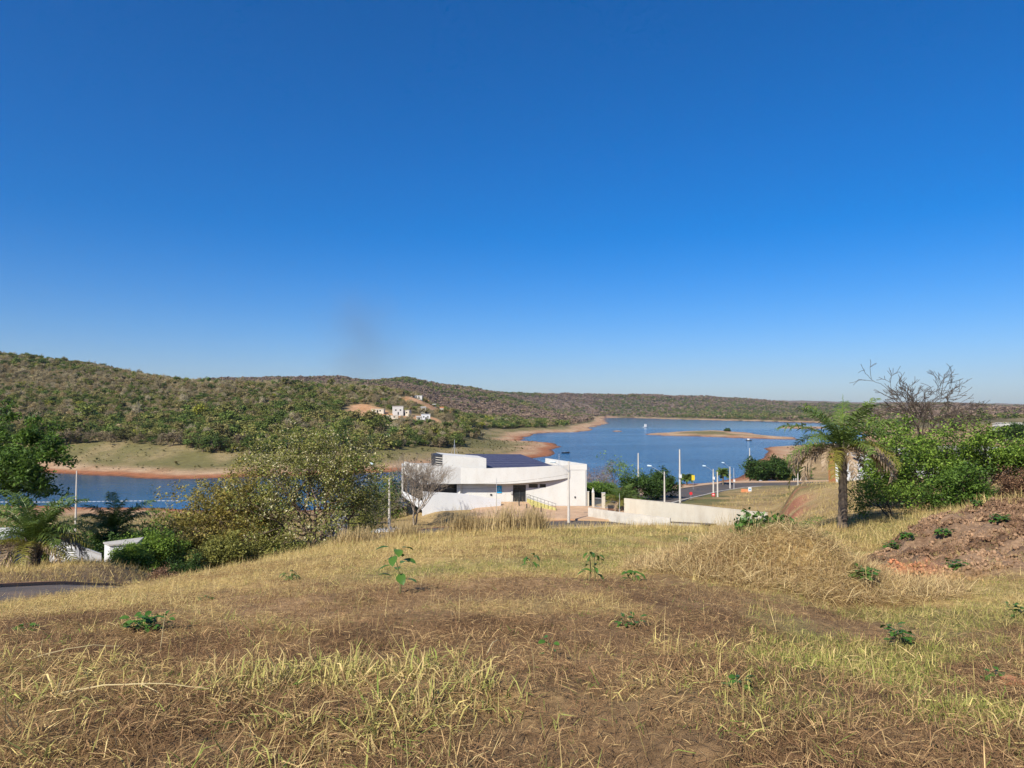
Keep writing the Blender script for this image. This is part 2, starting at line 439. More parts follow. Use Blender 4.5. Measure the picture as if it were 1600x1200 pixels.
def height(X, Y, detail=True):
    shp = np.shape(X)
    X = np.asarray(X, float).ravel(); Y = np.asarray(Y, float).ravel()
    z = base_height(X, Y)
    r = np.hypot(X, Y)
    # heap of cut grass and the broken edge of the spoil bank
    z = z + 0.66 * np.exp(-np.abs((X - MOUND[0]) / 1.6) ** 2.4 - np.abs((Y - MOUND[1]) / 1.15) ** 2.2)
    z = z + 0.36 * np.exp(-((X - xof(1290, 12.0)) / 1.1) ** 2 - ((Y - 12.0) / 1.0) ** 2)
    if detail:
        near = smooth(70, 25, r)
        z = z + near * ((fbm(X / 2.2, Y / 2.2, 11, 4) - 0.5) * 0.26 + (fbm(X / 0.5, Y / 0.5, 12, 3) - 0.5) * 0.10)
        sp = spoil(X, Y)
        z = z + sp * ((fbm(X / 1.3, Y / 1.3, 21, 4) - 0.45) * 0.75 + np.abs(fbm(X / 0.42, Y / 0.42, 22, 3) - 0.5) * 0.6 + (fbm(X / .16, Y / .16, 23, 2) - .5) * .14)
        mid = smooth(30, 80, r) * smooth(9000, 600, r)
        z = z + mid * (fbm(X / 17, Y / 17, 31, 4) - 0.5) * 1.2
        far = smooth(320, 700, r)
        z = z + far * (fbm(X / 130, Y / 130, 41, 5) - 0.5) * np.clip(r * 0.014, 0, 26)
    # shoreline
    d = shore(X, Y)
    bank = np.where(isle_d(X, Y) < 40, 0.035, 0.045) * np.maximum(d, 0) + 0.35 * smooth(0, 6, d)
    wl = smooth(0, 1, np.clip((d - 4) / (66 + 0.28 * np.maximum(r - 550, 0)), 0, 1))
    zl = np.where(d > 0, bank * (1 - wl) + np.maximum(z, 0.6) * wl, -np.minimum(0.10 * -d, 3.0) - 0.02)
    isl = smooth(12, 0, isle_d(X, Y)) * (d > 0)
    zl = np.where(isl > 0, np.minimum(zl, 0.3 + 0.055 * np.maximum(d, 0)), zl)
    nearland = r < 150
    z = np.where(nearland, z, zl)
    # cut and fill along the streets and around the building's forecourt
    for R, hw in ((ROAD_A, HALF_A), (ROAD_B, HALF_B)):
        dd, rz = line_near(R, X, Y)
        k = smooth(hw + 3.2, hw + .7, dd)
        z = z * (1 - k) + (rz - 0.16) * k
    k = smooth(6.0, 1.0, poly_sd(PLOT, X, Y))
    z = z * (1 - k) + 10.82 * k
    return z.reshape(shp)
def spoil(X, Y):
    """the bank of tipped reddish soil, right of the palm"""
    t = X / np.maximum(Y, 1.0)
    px = t * FPX + 800
    lo = np.interp(px, [1330, 1400, 1470, 1560, 1800], [15.5, 14.4, 13.8, 13.2, 13.0])
    hi = np.interp(px, [1330, 1400, 1470, 1560, 1800], [20.5, 25.0, 28, 30, 31])
    return smooth(1300, 1370, px) * smooth(-1.0, 1.2, Y - lo) * smooth(-1.0, 2.0, hi - Y) * (Y > 5)
PLOT = [(-9.0, 106.5), (13.8, 101.5), (13.5, 126), (-10, 128)]      # level forecourt and building plot
_H1 = lambda x, y: float(height(np.array([x]), np.array([y]))[0])
def hit(px, py, y0=3.0, y1=6000.0, n=900):
    """where the photograph's ray through a pixel first meets the land"""
    a, b = ray(px, py)
    ys = np.exp(np.linspace(math.log(y0), math.log(y1), n))
    d = EYE + b * ys - height(a * ys, ys)
    i = np.argmax(d < 0) if np.any(d < 0) else n - 1
    i = max(i, 1)
    t = d[i - 1] / (d[i - 1] - d[i] + 1e-9)
    y = ys[i - 1] + np.clip(t, 0, 1) * (ys[i] - ys[i - 1])
    return Vector((a * y, y, _H1(a * y, y)))

# clearings of bare reddish earth between the houses on the far hill: photograph pixel, radius in metres
CLEAR = [(708, 645, 17), (694, 646, 16), (684, 643, 14), (575, 643, 15), (592, 650, 14), (605, 655, 11), (566, 636, 10), (688, 640, 13), (700, 646, 12), (680, 636, 9), (630, 650, 12), (664, 654, 12), (665, 626, 11), (648, 624, 10), (612, 652, 12), (712, 652, 8)]
CLEAR = [(hit(a, b, 350, 780), c) for a, b, c in CLEAR]

def ground_colour(X, Y, z):
    """real surface colour of the land: soil, straw, turf, mud, forest floor"""
    r = np.hypot(X, Y); d = shore(X, Y)
    px = X / np.maximum(Y, 1) * FPX + 800
    def C(*c): return np.array(c)[None, :]
    def mixc(a, b, k): return a * (1 - k[:, None]) + b * k[:, None]
    n1 = fbm(X / 1.7, Y / 1.7, 51, 4); n2 = fbm(X / 5, Y / 5, 52, 4)
    soil = mixc(C(.140, .080, .040) + 0 * X[:, None], C(.26, .165, .085), smooth(.35, .65, n1))
    straw = mixc(C(.33, .215, .085) + 0 * X[:, None], C(.45, .32, .13), smooth(.35, .65, n1))
    turf = mixc(C(.17, .165, .055) + 0 * X[:, None], C(.25, .22, .09), smooth(.3, .7, n1))
    straw_k, turf_k = zones(X, Y)
    c = mixc(soil, straw, straw_k * 0.75)
    c = mixc(c, turf, turf_k * 0.8)
    spk = spoil(X, Y)
    spc = mixc(C(.150, .092, .058) + 0 * X[:, None], C(.29, .19, .12), smooth(.3, .7, fbm(X / .8, Y / .8, 61, 4)))
    red = smooth(.55, .66, fbm(X / 2.0 + 3, Y / 2.0, 62, 3)) * smooth(18.5, 16.5, Y) * smooth(1500, 1400, px) * .8
    spc = mixc(spc, C(.40, .165, .085), red)
    c = mixc(c, spc, spk)
    # slopes below the crest, down to the lake
    dry = mixc(C(.27, .19, .09) + 0 * X[:, None], C(.37, .265, .13), smooth(.3, .7, n2))
    ol = mixc(dry, C(.13, .125, .05), smooth(.5, .7, fbm(X / 14, Y / 14, 63, 3)))
    c = mixc(c, ol, smooth(34, 44, r))
    # strip of dead stalks and pink soil beside the left street
    dA, _ = line_near(ROAD_A, X, Y)
    c = mixc(c, C(.33, .215, .13) + 0 * X[:, None], smooth(7, 4, dA) * smooth(2.0, 3.2, dA) * smooth(45, 30, Y))
    redbank = np.exp(-((px - 1237) / 26) ** 2) * smooth(50, 56, Y) * smooth(76, 70, Y) * smooth(.42, .55, fbm(X / 2.5, Y / 2.5, 66, 3))
    c = mixc(c, C(.34, .15, .09), redbank)
    # land across and around the lake
    fl = mixc(C(.11, .095, .045) + 0 * X[:, None], C(.18, .145, .075), smooth(.35, .65, fbm(X / 22, Y / 22, 71, 4)))
    c = mixc(c, fl, smooth(300, 340, r))
    far = mixc(C(.15, .115, .088) + 0 * X[:, None], C(.21, .155, .115), smooth(.3, .7, fbm(X / 160, Y / 160, 72, 5)))
    c = mixc(c, far, smooth(1100, 1700, r))
    bankg = mixc(C(.15, .135, .055) + 0 * X[:, None], C(.25, .195, .10), smooth(.35, .7, fbm(X / 12, Y / 30, 73, 4)))
    wob = (fbm(X / 18, Y / 18, 74, 4) - .5) * 16
    far_bank = smooth(160, 200, r)
    c = mixc(c, bankg, far_bank * smooth(85, 60, d + wob))
    right_land = smooth(1190, 1215, px) * smooth(230, 260, Y) * smooth(900, 700, Y)
    c = mixc(c, mixc(C(.24, .17, .085) + 0 * X[:, None], C(.36, .25, .125), smooth(.3, .7, fbm(X / 30, Y / 14, 76, 4))), right_land)
    tanb = mixc(C(.36, .215, .125) + 0 * X[:, None], C(.43, .30, .19), smooth(.3, .7, fbm(X / 9, Y / 26, 75, 4)))
    width = np.where(r > 700, 26, 20)
    c = mixc(c, tanb, far_bank * smooth(width + 10, width - 4, d + wob * .6))
    c = mixc(c, C(.30, .125, .062) + 0 * X[:, None], far_bank * smooth(13, 6, d + wob * .25) * smooth(900, 600, r) * (1 - .75 * right_land))
    c = mixc(c, C(.14, .068, .04) + 0 * X[:, None], far_bank * smooth(3.5, 1.0, d))
    for (p, rad) in CLEAR:
        dd = np.hypot((X - p.x), (Y - p.y) * .55) + (fbm(X / 6, Y / 6, 77, 3) - .5) * 9
        c = mixc(c, C(.47, .27, .15) + (fbm(X / 5, Y / 5, 78, 2)[:, None] - .5) * .12, smooth(rad + 2, rad - 3, dd))
    return np.clip(c, .01, .9)
def zones(X, Y):
    """where dry straw and where green turf grows on the near plot: weights 0..1"""
    Ys = np.maximum(Y, 1.0); px = X / Ys * FPX + 800
    n = fbm(X / 2.4, Y / 2.4, 81, 4); n2 = fbm(X / 1.0, Y / 1.0, 82, 4)
    crest = .92 * smooth(10.0, 12.5, Y + (n - .5) * 5 + np.clip((px - 300) / 1300, -.3, 1) * 1.0)
    tuft = np.exp(-(((px - 570) / 200) ** 2) - ((Y - 4.5) / .75) ** 2) * 1.25 + np.exp(-(((px - 1020) / 110) ** 2) - ((Y - 4.6) / .7) ** 2) * .35 + np.exp(-(((px - 60) / 150) ** 2) - ((Y - 3.4) / .5) ** 2) * .4
    left = smooth(420, 200, px) * smooth(8.2, 9.6, Y) * .9
    mound = np.exp(-((X - MOUND[0]) / 2.3) ** 2 - ((Y - MOUND[1]) / 2.0) ** 2) * 1.3
    patch = smooth(.52, .68, n2) * .6
    straw = np.clip(np.maximum.reduce([crest, tuft * smooth(.25, .45, n2), left, mound, patch]), 0, 1)
    green = smooth(930, 1250, px + (n - .5) * 500) * smooth(3.4, 4.6, Y) * smooth(14, 11, Y) * .85
    strip = np.exp(-((Y - (12.8 + (px - 700) * .004)) / 1.3) ** 2) * smooth(500, 640, px) * smooth(1120, 950, px)
    back = smooth(13.5, 16, Y) * smooth(800, 930, px) * .8 * smooth(.36, .56, n)
    under = np.exp(-((px - 1400) / 90) ** 2) * smooth(26, 30, Y) * smooth(38, 33, Y)
    turf = np.clip(np.maximum.reduce([green * smooth(.36, .6, n2), strip, back, under]) * (1 - np.clip(mound, 0, 1)), 0, 1)
    return straw, turf

# ------------------------------------------------------------------ ground sheet
_az = np.concatenate([np.radians(np.arange(-180, -62, 4.0)), np.radians(np.arange(-62, -44, 0.8)), np.radians(np.arange(-44, 44, 0.17)),
                      np.radians(np.arange(44, 62, 0.8)), np.radians(np.arange(62, 180, 4.0))])
_rr = [0.6]
while _rr[-1] < 9000:
    q = _rr[-1]
    _rr.append(q * (1.013 if 11 < q < 31 else 1.024 if q < 60 else 1.014 if q < 700 else 1.03))
_rr = np.array(_rr)
_A, _R = np.meshgrid(_az, _rr)
_X = (_R * np.sin(_A)).ravel(); _Y = (_R * np.cos(_A)).ravel()
_Z = height(_X, _Y)
na, nr = len(_az), len(_rr)
_i = np.arange(nr - 1)[:, None] * na; _j = np.arange(na)[None, :]; _j2 = (_j + 1) % na
_F = np.stack([_i + _j, _i + na + _j, _i + na + _j2, _i + _j2], -1).reshape(-1, 4)[:, ::-1]
_V = np.column_stack([_X, _Y, _Z])
_V = np.vstack([_V, [[0, 0, _Z[:na].mean()]]])
me = mk_mesh('ground', _V, _F, True)
_Gc = ground_colour(_V[:, 0], _V[:, 1], _V[:, 2])
add_attr(me, 'gcol', _Gc, 'FLOAT_COLOR')

m, N, L = new_mat('land')
out = N.new('ShaderNodeOutputMaterial'); b = N.new('ShaderNodeBsdfPrincipled'); L.new(b.outputs[0], out.inputs[0])
a = N.new('ShaderNodeAttribute'); a.attribute_name = 'gcol'
geo = N.new('ShaderNodeNewGeometry')
n1 = N.new('ShaderNodeTexNoise'); n1.inputs['Scale'].default_value = 9.0; n1.inputs['Detail'].default_value = 10; n1.inputs['Roughness'].default_value = .7
n2 = N.new('ShaderNodeTexNoise'); n2.inputs['Scale'].default_value = 0.35; n2.inputs['Detail'].default_value = 8; n2.inputs['Roughness'].default_value = .65
for n_ in (n1, n2): L.new(geo.outputs['Position'], n_.inputs['Vector'])
r1 = ramp(N, [(.28, (.45, .43, .42)), (.72, (1.45, 1.45, 1.42))]); L.new(n1.outputs[0], r1.inputs[0])
r2 = ramp(N, [(.3, (.72, .72, .72)), (.7, (1.25, 1.25, 1.25))]); L.new(n2.outputs[0], r2.inputs[0])
mA = N.new('ShaderNodeMix'); mA.data_type = 'RGBA'; mA.blend_type = 'MULTIPLY'; mA.inputs['Factor'].default_value = 1
mB = N.new('ShaderNodeMix'); mB.data_type = 'RGBA'; mB.blend_type = 'MULTIPLY'; mB.inputs['Factor'].default_value = 1
L.new(a.outputs['Color'], mA.inputs['A']); L.new(r1.outputs[0], mA.inputs['B'])
L.new(mA.outputs['Result'], mB.inputs['A']); L.new(r2.outputs[0], mB.inputs['B'])
L.new(mB.outputs['Result'], b.inputs['Base Color']); b.inputs['Roughness'].default_value = .95; b.inputs['Specular IOR Level'].default_value = .1
bp = N.new('ShaderNodeBump'); bp.inputs['Strength'].default_value = .8; bp.inputs['Distance'].default_value = .05
L.new(n1.outputs[0], bp.inputs['Height']); L.new(bp.outputs[0], b.inputs['Normal'])
tag(obj('ground', me, m), kind='structure', label='dry sloping ground running down to the lake and up the far hills')

# ------------------------------------------------------------------ lake
m, N, L = new_mat('lake_water')
out = N.new('ShaderNodeOutputMaterial'); b = N.new('ShaderNodeBsdfPrincipled'); L.new(b.outputs[0], out.inputs[0])
b.inputs['Base Color'].default_value = (.008, .065, .15, 1)
b.inputs['Roughness'].default_value = .12; b.inputs['IOR'].default_value = 1.33
geo = N.new('ShaderNodeNewGeometry')
mp = N.new('ShaderNodeMapping'); mp.inputs['Scale'].default_value = (.55, .30, 1)
w1 = N.new('ShaderNodeTexNoise'); w1.inputs['Scale'].default_value = 1.0; w1.inputs['Detail'].default_value = 4
L.new(geo.outputs['Position'], mp.inputs[0]); L.new(mp.outputs[0], w1.inputs['Vector'])
mp2 = N.new('ShaderNodeMapping'); mp2.inputs['Scale'].default_value = (.006, .016, 1)
w2 = N.new('ShaderNodeTexNoise'); w2.inputs['Scale'].default_value = 1.0; w2.inputs['Detail'].default_value = 5
L.new(geo.outputs['Position'], mp2.inputs[0]); L.new(mp2.outputs[0], w2.inputs['Vector'])
wr = N.new('ShaderNodeMapRange'); wr.inputs['From Min'].default_value = .35; wr.inputs['From Max'].default_value = .65
wr.inputs['To Min'].default_value = .30; wr.inputs['To Max'].default_value = 1.0
L.new(w2.outputs[0], wr.inputs['Value'])
# sheltered water: the inlet on the left and the far reach behind the sandbar lie calmer
at_ = N.new('ShaderNodeAttribute'); at_.attribute_name = 'wind'
mu = N.new('ShaderNodeMath'); mu.operation = 'MULTIPLY'; L.new(wr.outputs[0], mu.inputs[0]); L.new(at_.outputs['Fac'], mu.inputs[1])
bp = N.new('ShaderNodeBump'); bp.inputs['Distance'].default_value = 1.0
L.new(mu.outputs[0], bp.inputs['Strength']); L.new(w1.outputs[0], bp.inputs['Height']); L.new(bp.outputs[0], b.inputs['Normal'])
gx = np.concatenate([np.linspace(-6000, -700, 12), np.linspace(-650, 900, 63), np.linspace(1000, 6000, 14)])
gy = np.concatenate([np.linspace(150, 1200, 71), np.linspace(1250, 3200, 40)])
GX, GY = np.meshgrid(gx, gy)
V = np.column_stack([GX.ravel(), GY.ravel(), np.zeros(GX.size)])
i = np.arange(len(gy) - 1)[:, None] * len(gx); j = np.arange(len(gx) - 1)[None, :]
F = np.stack([i + j, i + j + 1, i + j + 1 + len(gx), i + j + len(gx)], -1).reshape(-1, 4)
me = mk_mesh('lake', V, F, True)
wind = 1.0 - .93 * smooth(880, 1080, V[:, 1] + 120 * (fbm(V[:, 0] / 200, V[:, 1] / 90, 91, 3) - .5))
wind *= 1.0 - .85 * smooth(-10, -90, V[:, 0]) * smooth(420, 330, V[:, 1])
add_attr(me, 'wind', wind)
tag(obj('lake', me, m), kind='structure', label='blue lake with light ripples below the dry hills')

# ================================================================== STREETS
asphalt = pmat('asphalt', (.085, .075, .070), .9, .3, 1.5, .3, dirt=(.22, .145, .095), dirt_scale=.3, dirt_amt=.8)
concrete = pmat('concrete', (.42, .39, .34), .9, .2, 1.2, .3, dirt=(.25, .17, .11), dirt_amt=.45)
sandpave = pmat('sand_paving', (.46, .31, .20), .95, .2, .8, .3, dirt=(.36, .20, .12), dirt_amt=.6)
white_wall = pmat('white_render', (.55, .54, .52), .85, .05, .6, .1, dirt=(.40, .36, .31), dirt_scale=.5, dirt_amt=.35)
cool_white = pmat('fresh_white_paint', (.62, .63, .65), .8, .04, .6, .1, dirt=(.45, .44, .43), dirt_scale=.4, dirt_amt=.3)
cream_wall = pmat('cream_render', (.55, .505, .42), .9, .08, .7, .2, dirt=(.36, .29, .21), dirt_scale=.4, dirt_amt=.45)
grey_wall = pmat('bare_cement', (.50, .47, .42), .95, .18, .9, .3, dirt=(.30, .25, .20), dirt_scale=.6, dirt_amt=.6)
pole_mat = pmat('pole_concrete', (.52, .48, .43), .85, .12, 2., .1)
steel = pmat('galvanised_steel', (.55, .56, .57), .45, .1, 3., 0, metal=.6)
lamp_mat = pmat('lamp_housing', (.55, .66, .74), .4, .05, 2.)
dark_glass = pmat('dark_glass', (.018, .022, .026), .08, .1, 1., 0, spec=.6)
dark_metal = pmat('dark_metal', (.035, .036, .04), .5, .2, 4.)
tile_roof = pmat('clay_tiles', (.36, .15, .08), .9, .25, 3.)
fibre_roof = pmat('fibre_cement', (.42, .40, .37), .9, .15, 2., dirt=(.2, .18, .16))
sign_blue = pmat('sign_blue', (.02, .30, .58), .5, .06, 2.)
sign_red = pmat('sign_red', (.58, .035, .04), .5, .06, 2.)
sign_yellow = pmat('sign_yellow', (.72, .50, .03), .5, .06, 2.)
sign_white = pmat('sign_white', (.62, .62, .62), .5, .04, 2.)
orange_paint = pmat('orange_paint', (.52, .19, .08), .8, .12, 2., dirt=(.4, .25, .15))
red_soil = pmat('red_soil', (.46, .25, .14), .95, .25, .3, .3)
rope_mat = pmat('rope', (.6, .56, .5), .8, .1, 4.)

def ribbon(name, P, lo, hi, dz, mat, label, thick=0.0):
    """strip along a street line between side offsets lo..hi (left negative), lifted dz"""
    P = np.asarray(P); T = np.gradient(P[:, :2], axis=0); T /= np.linalg.norm(T, axis=1)[:, None]
    Nn = np.column_stack([T[:, 1], -T[:, 0]])
    n = len(P)
    def row(o, z): return np.column_stack([P[:, :2] + Nn * o, P[:, 2] + z])
    if thick == 0:
        V = np.vstack([row(lo, dz), row(hi, dz)])
        F = [(i, n + i, n + i + 1, i + 1) for i in range(n - 1)]
    else:
        V = np.vstack([row(lo, dz - thick), row(lo, dz), row(hi, dz), row(hi, dz - thick)])
        F = []
        for i in range(n - 1):
            for k in range(3):
                F.append((k * n + i, (k + 1) * n + i, (k + 1) * n + i + 1, k * n + i + 1))
        F += [(0, n, 2 * n, 3 * n), (n - 1, 4 * n - 1, 3 * n - 1, 2 * n - 1)]
    return tag(obj(name, mk_mesh(name, V, F), mat), label, kind='structure')
ribbon('road', ROAD_A, -HALF_A, HALF_A, 0.0, asphalt, 'narrow asphalt street curving round below the plot')
ribbon('kerb', ROAD_A, -HALF_A - .16, -HALF_A, .12, red_soil, 'soil-stained kerb along the far side of the narrow street', .3)
ribbon('kerb', ROAD_A, HALF_A, HALF_A + .16, .12, concrete, 'kerb along the near side of the narrow street', .3)
ribbon('road', ROAD_B, -HALF_B, HALF_B, 0.0, asphalt, 'wide asphalt street bending along the lake shore')
ribbon('pavement', ROAD_B, -HALF_B - 3.0, -HALF_B - .02, .14, sandpave, 'sandy pavement between the wide street and the lake', .5)
ribbon('kerb', ROAD_B, HALF_B, HALF_B + .5, .15, concrete, 'pale kerb on the grass side of the wide street', .4)
ribbon('traffic_island', ROAD_B[34:52], HALF_B + 5.2, HALF_B + 5.9, .12, concrete, 'pale kerb line of a traffic island at the bend', .6)
ribbon('road', ROAD_B[30:57], HALF_B + .5, HALF_B + 9.0, -.02, asphalt, 'asphalt bay beside the bend in the street')

# ================================================================== THE WHITE BUILDING
def seg_wall(mb, a, b, th, z0, z1, holes=()):
    """wall with rectangular openings: holes are (u0, u1, z0, z1) with u metres from a"""
    Lw = math.hypot(b[0] - a[0], b[1] - a[1]); ux, uy = (b[0] - a[0]) / Lw, (b[1] - a[1]) / Lw
    us = sorted({0.0, Lw, *[h[0] for h in holes], *[h[1] for h in holes]})
    zs = sorted({z0, z1, *[h[2] for h in holes], *[h[3] for h in holes]})
    for i in range(len(us) - 1):
        run = None
        for k in range(len(zs) - 1):
            um, zm = (us[i] + us[i + 1]) / 2, (zs[k] + zs[k + 1]) / 2
            solid = not any(h[0] < um < h[1] and h[2] < zm < h[3] for h in holes)
            if solid:
                run = (run[0], zs[k + 1]) if run else (zs[k], zs[k + 1])
            if (not solid or k == len(zs) - 2) and run:
                p = (a[0] + ux * us[i], a[1] + uy * us[i]); q = (a[0] + ux * us[i + 1], a[1] + uy * us[i + 1])
                mb.wall(p, q, th, run[0], run[1]); run = None
    return ux, uy
def XY(px, Y): return (xof(px, Y), Y)

B = thing('civic_building', 'low white modern building with curved canopy and solar panels by the lake', 'building', (0, 112, 10.9))
def bpart(mb, name, mat, parent=None, sm=False):
    mb.v = [(x, y - 112, z - 10.9) for x, y, z in mb.v]
    return mb.build(name, mat, parent or B, sm=sm)
cA, cM, cB = XY(660, 110.4), XY(722, 113.5), XY(916, 112.5)
cB2 = (cB[0] - 5.5, cB[1] + 15.5); cA2 = (-19.5, 126.0); cL = XY(632, 118.0)
Lw = math.hypot(cB[0] - cM[0], cB[1] - cM[1])
def u_of(px): return (xof(px, 113.0) - cM[0]) / (cB[0] - cM[0]) * Lw
holes = [(u_of(801.5), u_of(821.5), 10.7, 14.2), (u_of(826), u_of(840), 13.75, 14.35), (u_of(843), u_of(852.5), 13.8, 14.35)]
mb = MB(); ux, uy = seg_wall(mb, cM, cB, .3, 9.8, 16.6, holes)
front = bpart(mb, 'front_wall', white_wall)
def onwall(u, off=0.0): return (cM[0] + ux * u - uy * -off * -1, cM[1] + uy * u + ux * -off * -1)
def wpt(u, back): return (cM[0] + ux * u - uy * back, cM[1] + uy * u + ux * back)     # back > 0: into the building
# entrance: frame, two glazed leaves with bars
u0, u1 = holes[0][:2]
mb = MB()
for (a, b_) in ((u0, u0 + .08), (u1 - .08, u1), ((u0 + u1) / 2 - .05, (u0 + u1) / 2 + .05)):
    mb.wall(wpt(a, .08), wpt(b_, .08), .12, 11.56, 14.2)
mb.wall(wpt(u0 + .08, .08), wpt(u1 - .08, .08), .12, 13.7, 13.82)
door = bpart(mb, 'door', dark_metal)
for a, b_ in ((u0 + .08, (u0 + u1) / 2 - .05), ((u0 + u1) / 2 + .05, u1 - .08)):
    mb = MB(); mb.wall(wpt(a, .13), wpt(b_, .13), .02, 11.6, 13.69); bpart(mb, 'pane', dark_glass, door)
mb = MB(); mb.wall(wpt(u0 + .08, .13), wpt(u1 - .08, .13), .02, 13.83, 14.19); bpart(mb, 'transom', dark_glass, door)
mb = MB(); mb.wall(wpt(u0, .02), wpt(u1, .02), .3, 11.3, 11.56); bpart(mb, 'threshold', concrete, door)
for h in holes[1:]:
    mb = MB()
    for (a, b_, c, d) in ((h[0], h[1], h[2], h[2] + .05), (h[0], h[1], h[3] - .05, h[3]), (h[0], h[0] + .05, h[2] + .05, h[3] - .05), (h[1] - .05, h[1], h[2] + .05, h[3] - .05)):
        mb.wall(wpt(a, .1), wpt(b_, .1), .08, c, d)
    w = bpart(mb, 'window', dark_metal)
    mb = MB(); mb.wall(wpt(h[0] + .05, .14), wpt(h[1] - .05, .14), .02, h[2] + .05, h[3] - .05); bpart(mb, 'pane', dark_glass, w)
# side and rear walls
mb = MB(); mb.wall(cB2, cB, -.3, 9.8, 16.6); bpart(mb, 'side_wall', white_wall)
mb = MB(); mb.wall(cA2, cB2, .3, 9.8, 16.6); bpart(mb, 'rear_wall', white_wall)
mb = MB(); mb.wall((cA2[0], cA2[1]), (cL[0] - .6, cL[1] + 1.2), .3, 9.5, 16.6); bpart(mb, 'side_wall', white_wall)
# curved canopy: fascia, top and soffit in one band
def arc(n=26):
    pts = []
    for i in range(n + 1):
        f = i / n
        u = f * Lw * .87; bul = 1.5 * math.cos(math.pi / 2 * f ** 1.6) ** .8 if f < 1 else 0.0
        pts.append((wpt(u, -.06 - bul), f))
    return pts
plan = [(cL, 15.6, 17.5)]
for k in range(1, 6):
    f = k / 6; plan.append(((cL[0] + (cA[0] - cL[0]) * f, cL[1] + (cA[1] - cL[1]) * f), 15.6 + (14.5 - 15.6) * f, 17.5))
plan.append((cA, 14.5, 17.55))
plan.append(((cA[0] * .5 + cM[0] * .5, cA[1] * .5 + cM[1] * .5 - .75), 14.5, 17.3))
for p, f in arc():
    zb = 14.48 + .86 * max(0, f - .35) ** 1.6 / .65 ** 1.6
    zt = np.interp(f, [0, .25, .6, 1], [17.0, 16.9, 17.1, 17.4])
    plan.append((p, zb, float(zt)))
mb = MB(); n = len(plan)
inn = [(p[0] + .12, p[1] + .28) for p, _, _ in plan]
for p, zb, zt in plan: mb.v.append((p[0], p[1], zb))
for p, zb, zt in plan: mb.v.append((p[0], p[1], zt))
for q, (p, zb, zt) in zip(inn, plan): mb.v.append((q[0], q[1], zt))
for q, (p, zb, zt) in zip(inn, plan): mb.v.append((q[0], q[1] + 4.0, zb + .03))
for i in range(n - 1):
    mb.f += [(i, i + 1, n + i + 1, n + i), (n + i, n + i + 1, 2 * n + i + 1, 2 * n + i), (3 * n + i, 3 * n + i + 1, i + 1, i)]
canopy = bpart(mb, 'canopy', white_wall)
# right-hand end, canopy flush with the wall
f_end = wpt(Lw * .87, -.06)
mb = MB(); mb.wall(f_end, (cB[0] + .05, cB[1] - .06), .35, 16.6, 17.4, 16.6, 17.5); bpart(mb, 'parapet', white_wall)
mb = MB(); mb.wall((cB2[0], cB2[1]), (cB[0] + .05, cB[1] + .3), -.3, 16.6, 17.4, 16.6, 17.5); bpart(mb, 'parapet', white_wall)
# raised box on the roof, the dark of its opening put into a solid's colour
bx0, bx1 = XY(693, 112.3), XY(760, 112.7)
mb = MB(); mb.prism([bx0, bx1, (bx1[0] - 1.6, bx1[1] + 5), (bx0[0] - 1.6, bx0[1] + 5)], 16.4, [18.95, 18.4, 18.5, 19.05]); bpart(mb, 'roof_box', white_wall)
mb = MB(); mb.prism([XY(681.5, 114.6), (bx0[0] - .02, bx0[1] + .3), (bx0[0] - 1.62, bx0[1] + 4.8), (xof(681.5, 114.6) - 1.2, 118.5)], 16.7, [18.75, 18.98, 19.0, 18.8])
dk_open = bpart(mb, 'dark_opening', dark_metal)
for k in range(5):
    mb = MB(); a_ = XY(681.0, 114.5); mb.wall((a_[0], a_[1] - .03), (bx0[0] - .05, bx0[1] + .22), .04, 16.9 + k * .38, 17.0 + k * .38); bpart(mb, 'slat', grey_wall, dk_open)
# roof deck and solar panels
mb = MB(); mb.prism([(cA[0] + .3, cA[1] + 1.2), (cM[0], cM[1] + .32), (cB[0] - .4, cB[1] + .35), (cB2[0], cB2[1] - .2), (cA2[0] + .2, cA2[1] - .2), (cL[0] + .3, cL[1] + .5)], 16.3, 16.58); bpart(mb, 'roof_deck', fibre_roof)
S00, S10, S01, S11 = at(765, 730.5, 114.6), at(868, 729.2, 114.6), at(726, 709.3, 131), at(813, 709.6, 131)
solar_mat = pmat('solar_cells', (.055, .055, .10), .55, .25, .8, 0, spec=.2)
alu = pmat('aluminium_frame', (.20, .20, .24), .5, .05, 2., 0, metal=.2)
mb = MB(); lift = Vector((0, 0, -.22))
mb.prism([(p.x, p.y) for p in (S00, S10, S11, S01)], [16.59, 16.59, 16.59, 16.59], [(p + lift).z for p in (S00, S10, S11, S01)])
bpart(mb, 'panel_rack', pmat('rack_aluminium', (.55, .55, .58), .5, .05, 2.))
def sp(u, v): return S00 * (1 - u) * (1 - v) + S10 * u * (1 - v) + S01 * (1 - u) * v + S11 * u * v
NU, NV = 12, 6
for r_ in range(NV):
    for c_ in range(NU):
        a0, a1 = (c_ + .008) / NU, (c_ + .992) / NU; v0, v1 = (r_ + .02) / NV, (r_ + .93) / NV
        q = [sp(a0, v0), sp(a1, v0), sp(a1, v1), sp(a0, v1)]
        mb = MB(); mb.prism([(p.x, p.y) for p in q], [p.z - .08 for p in q], [p.z for p in q])
        pn = bpart(mb, 'solar_panel', alu)
        i0, i1, w0, w1 = a0 + .012 / NU, a1 - .012 / NU, v0 + .008 / NV, v1 - .008 / NV
        q = [sp(i0, w0), sp(i1, w0), sp(i1, w1), sp(i0, w1)]
        mb = MB(); mb.quad(*[(p.x, p.y, p.z + .012) for p in q]); bpart(mb, 'cells', solar_mat, pn)
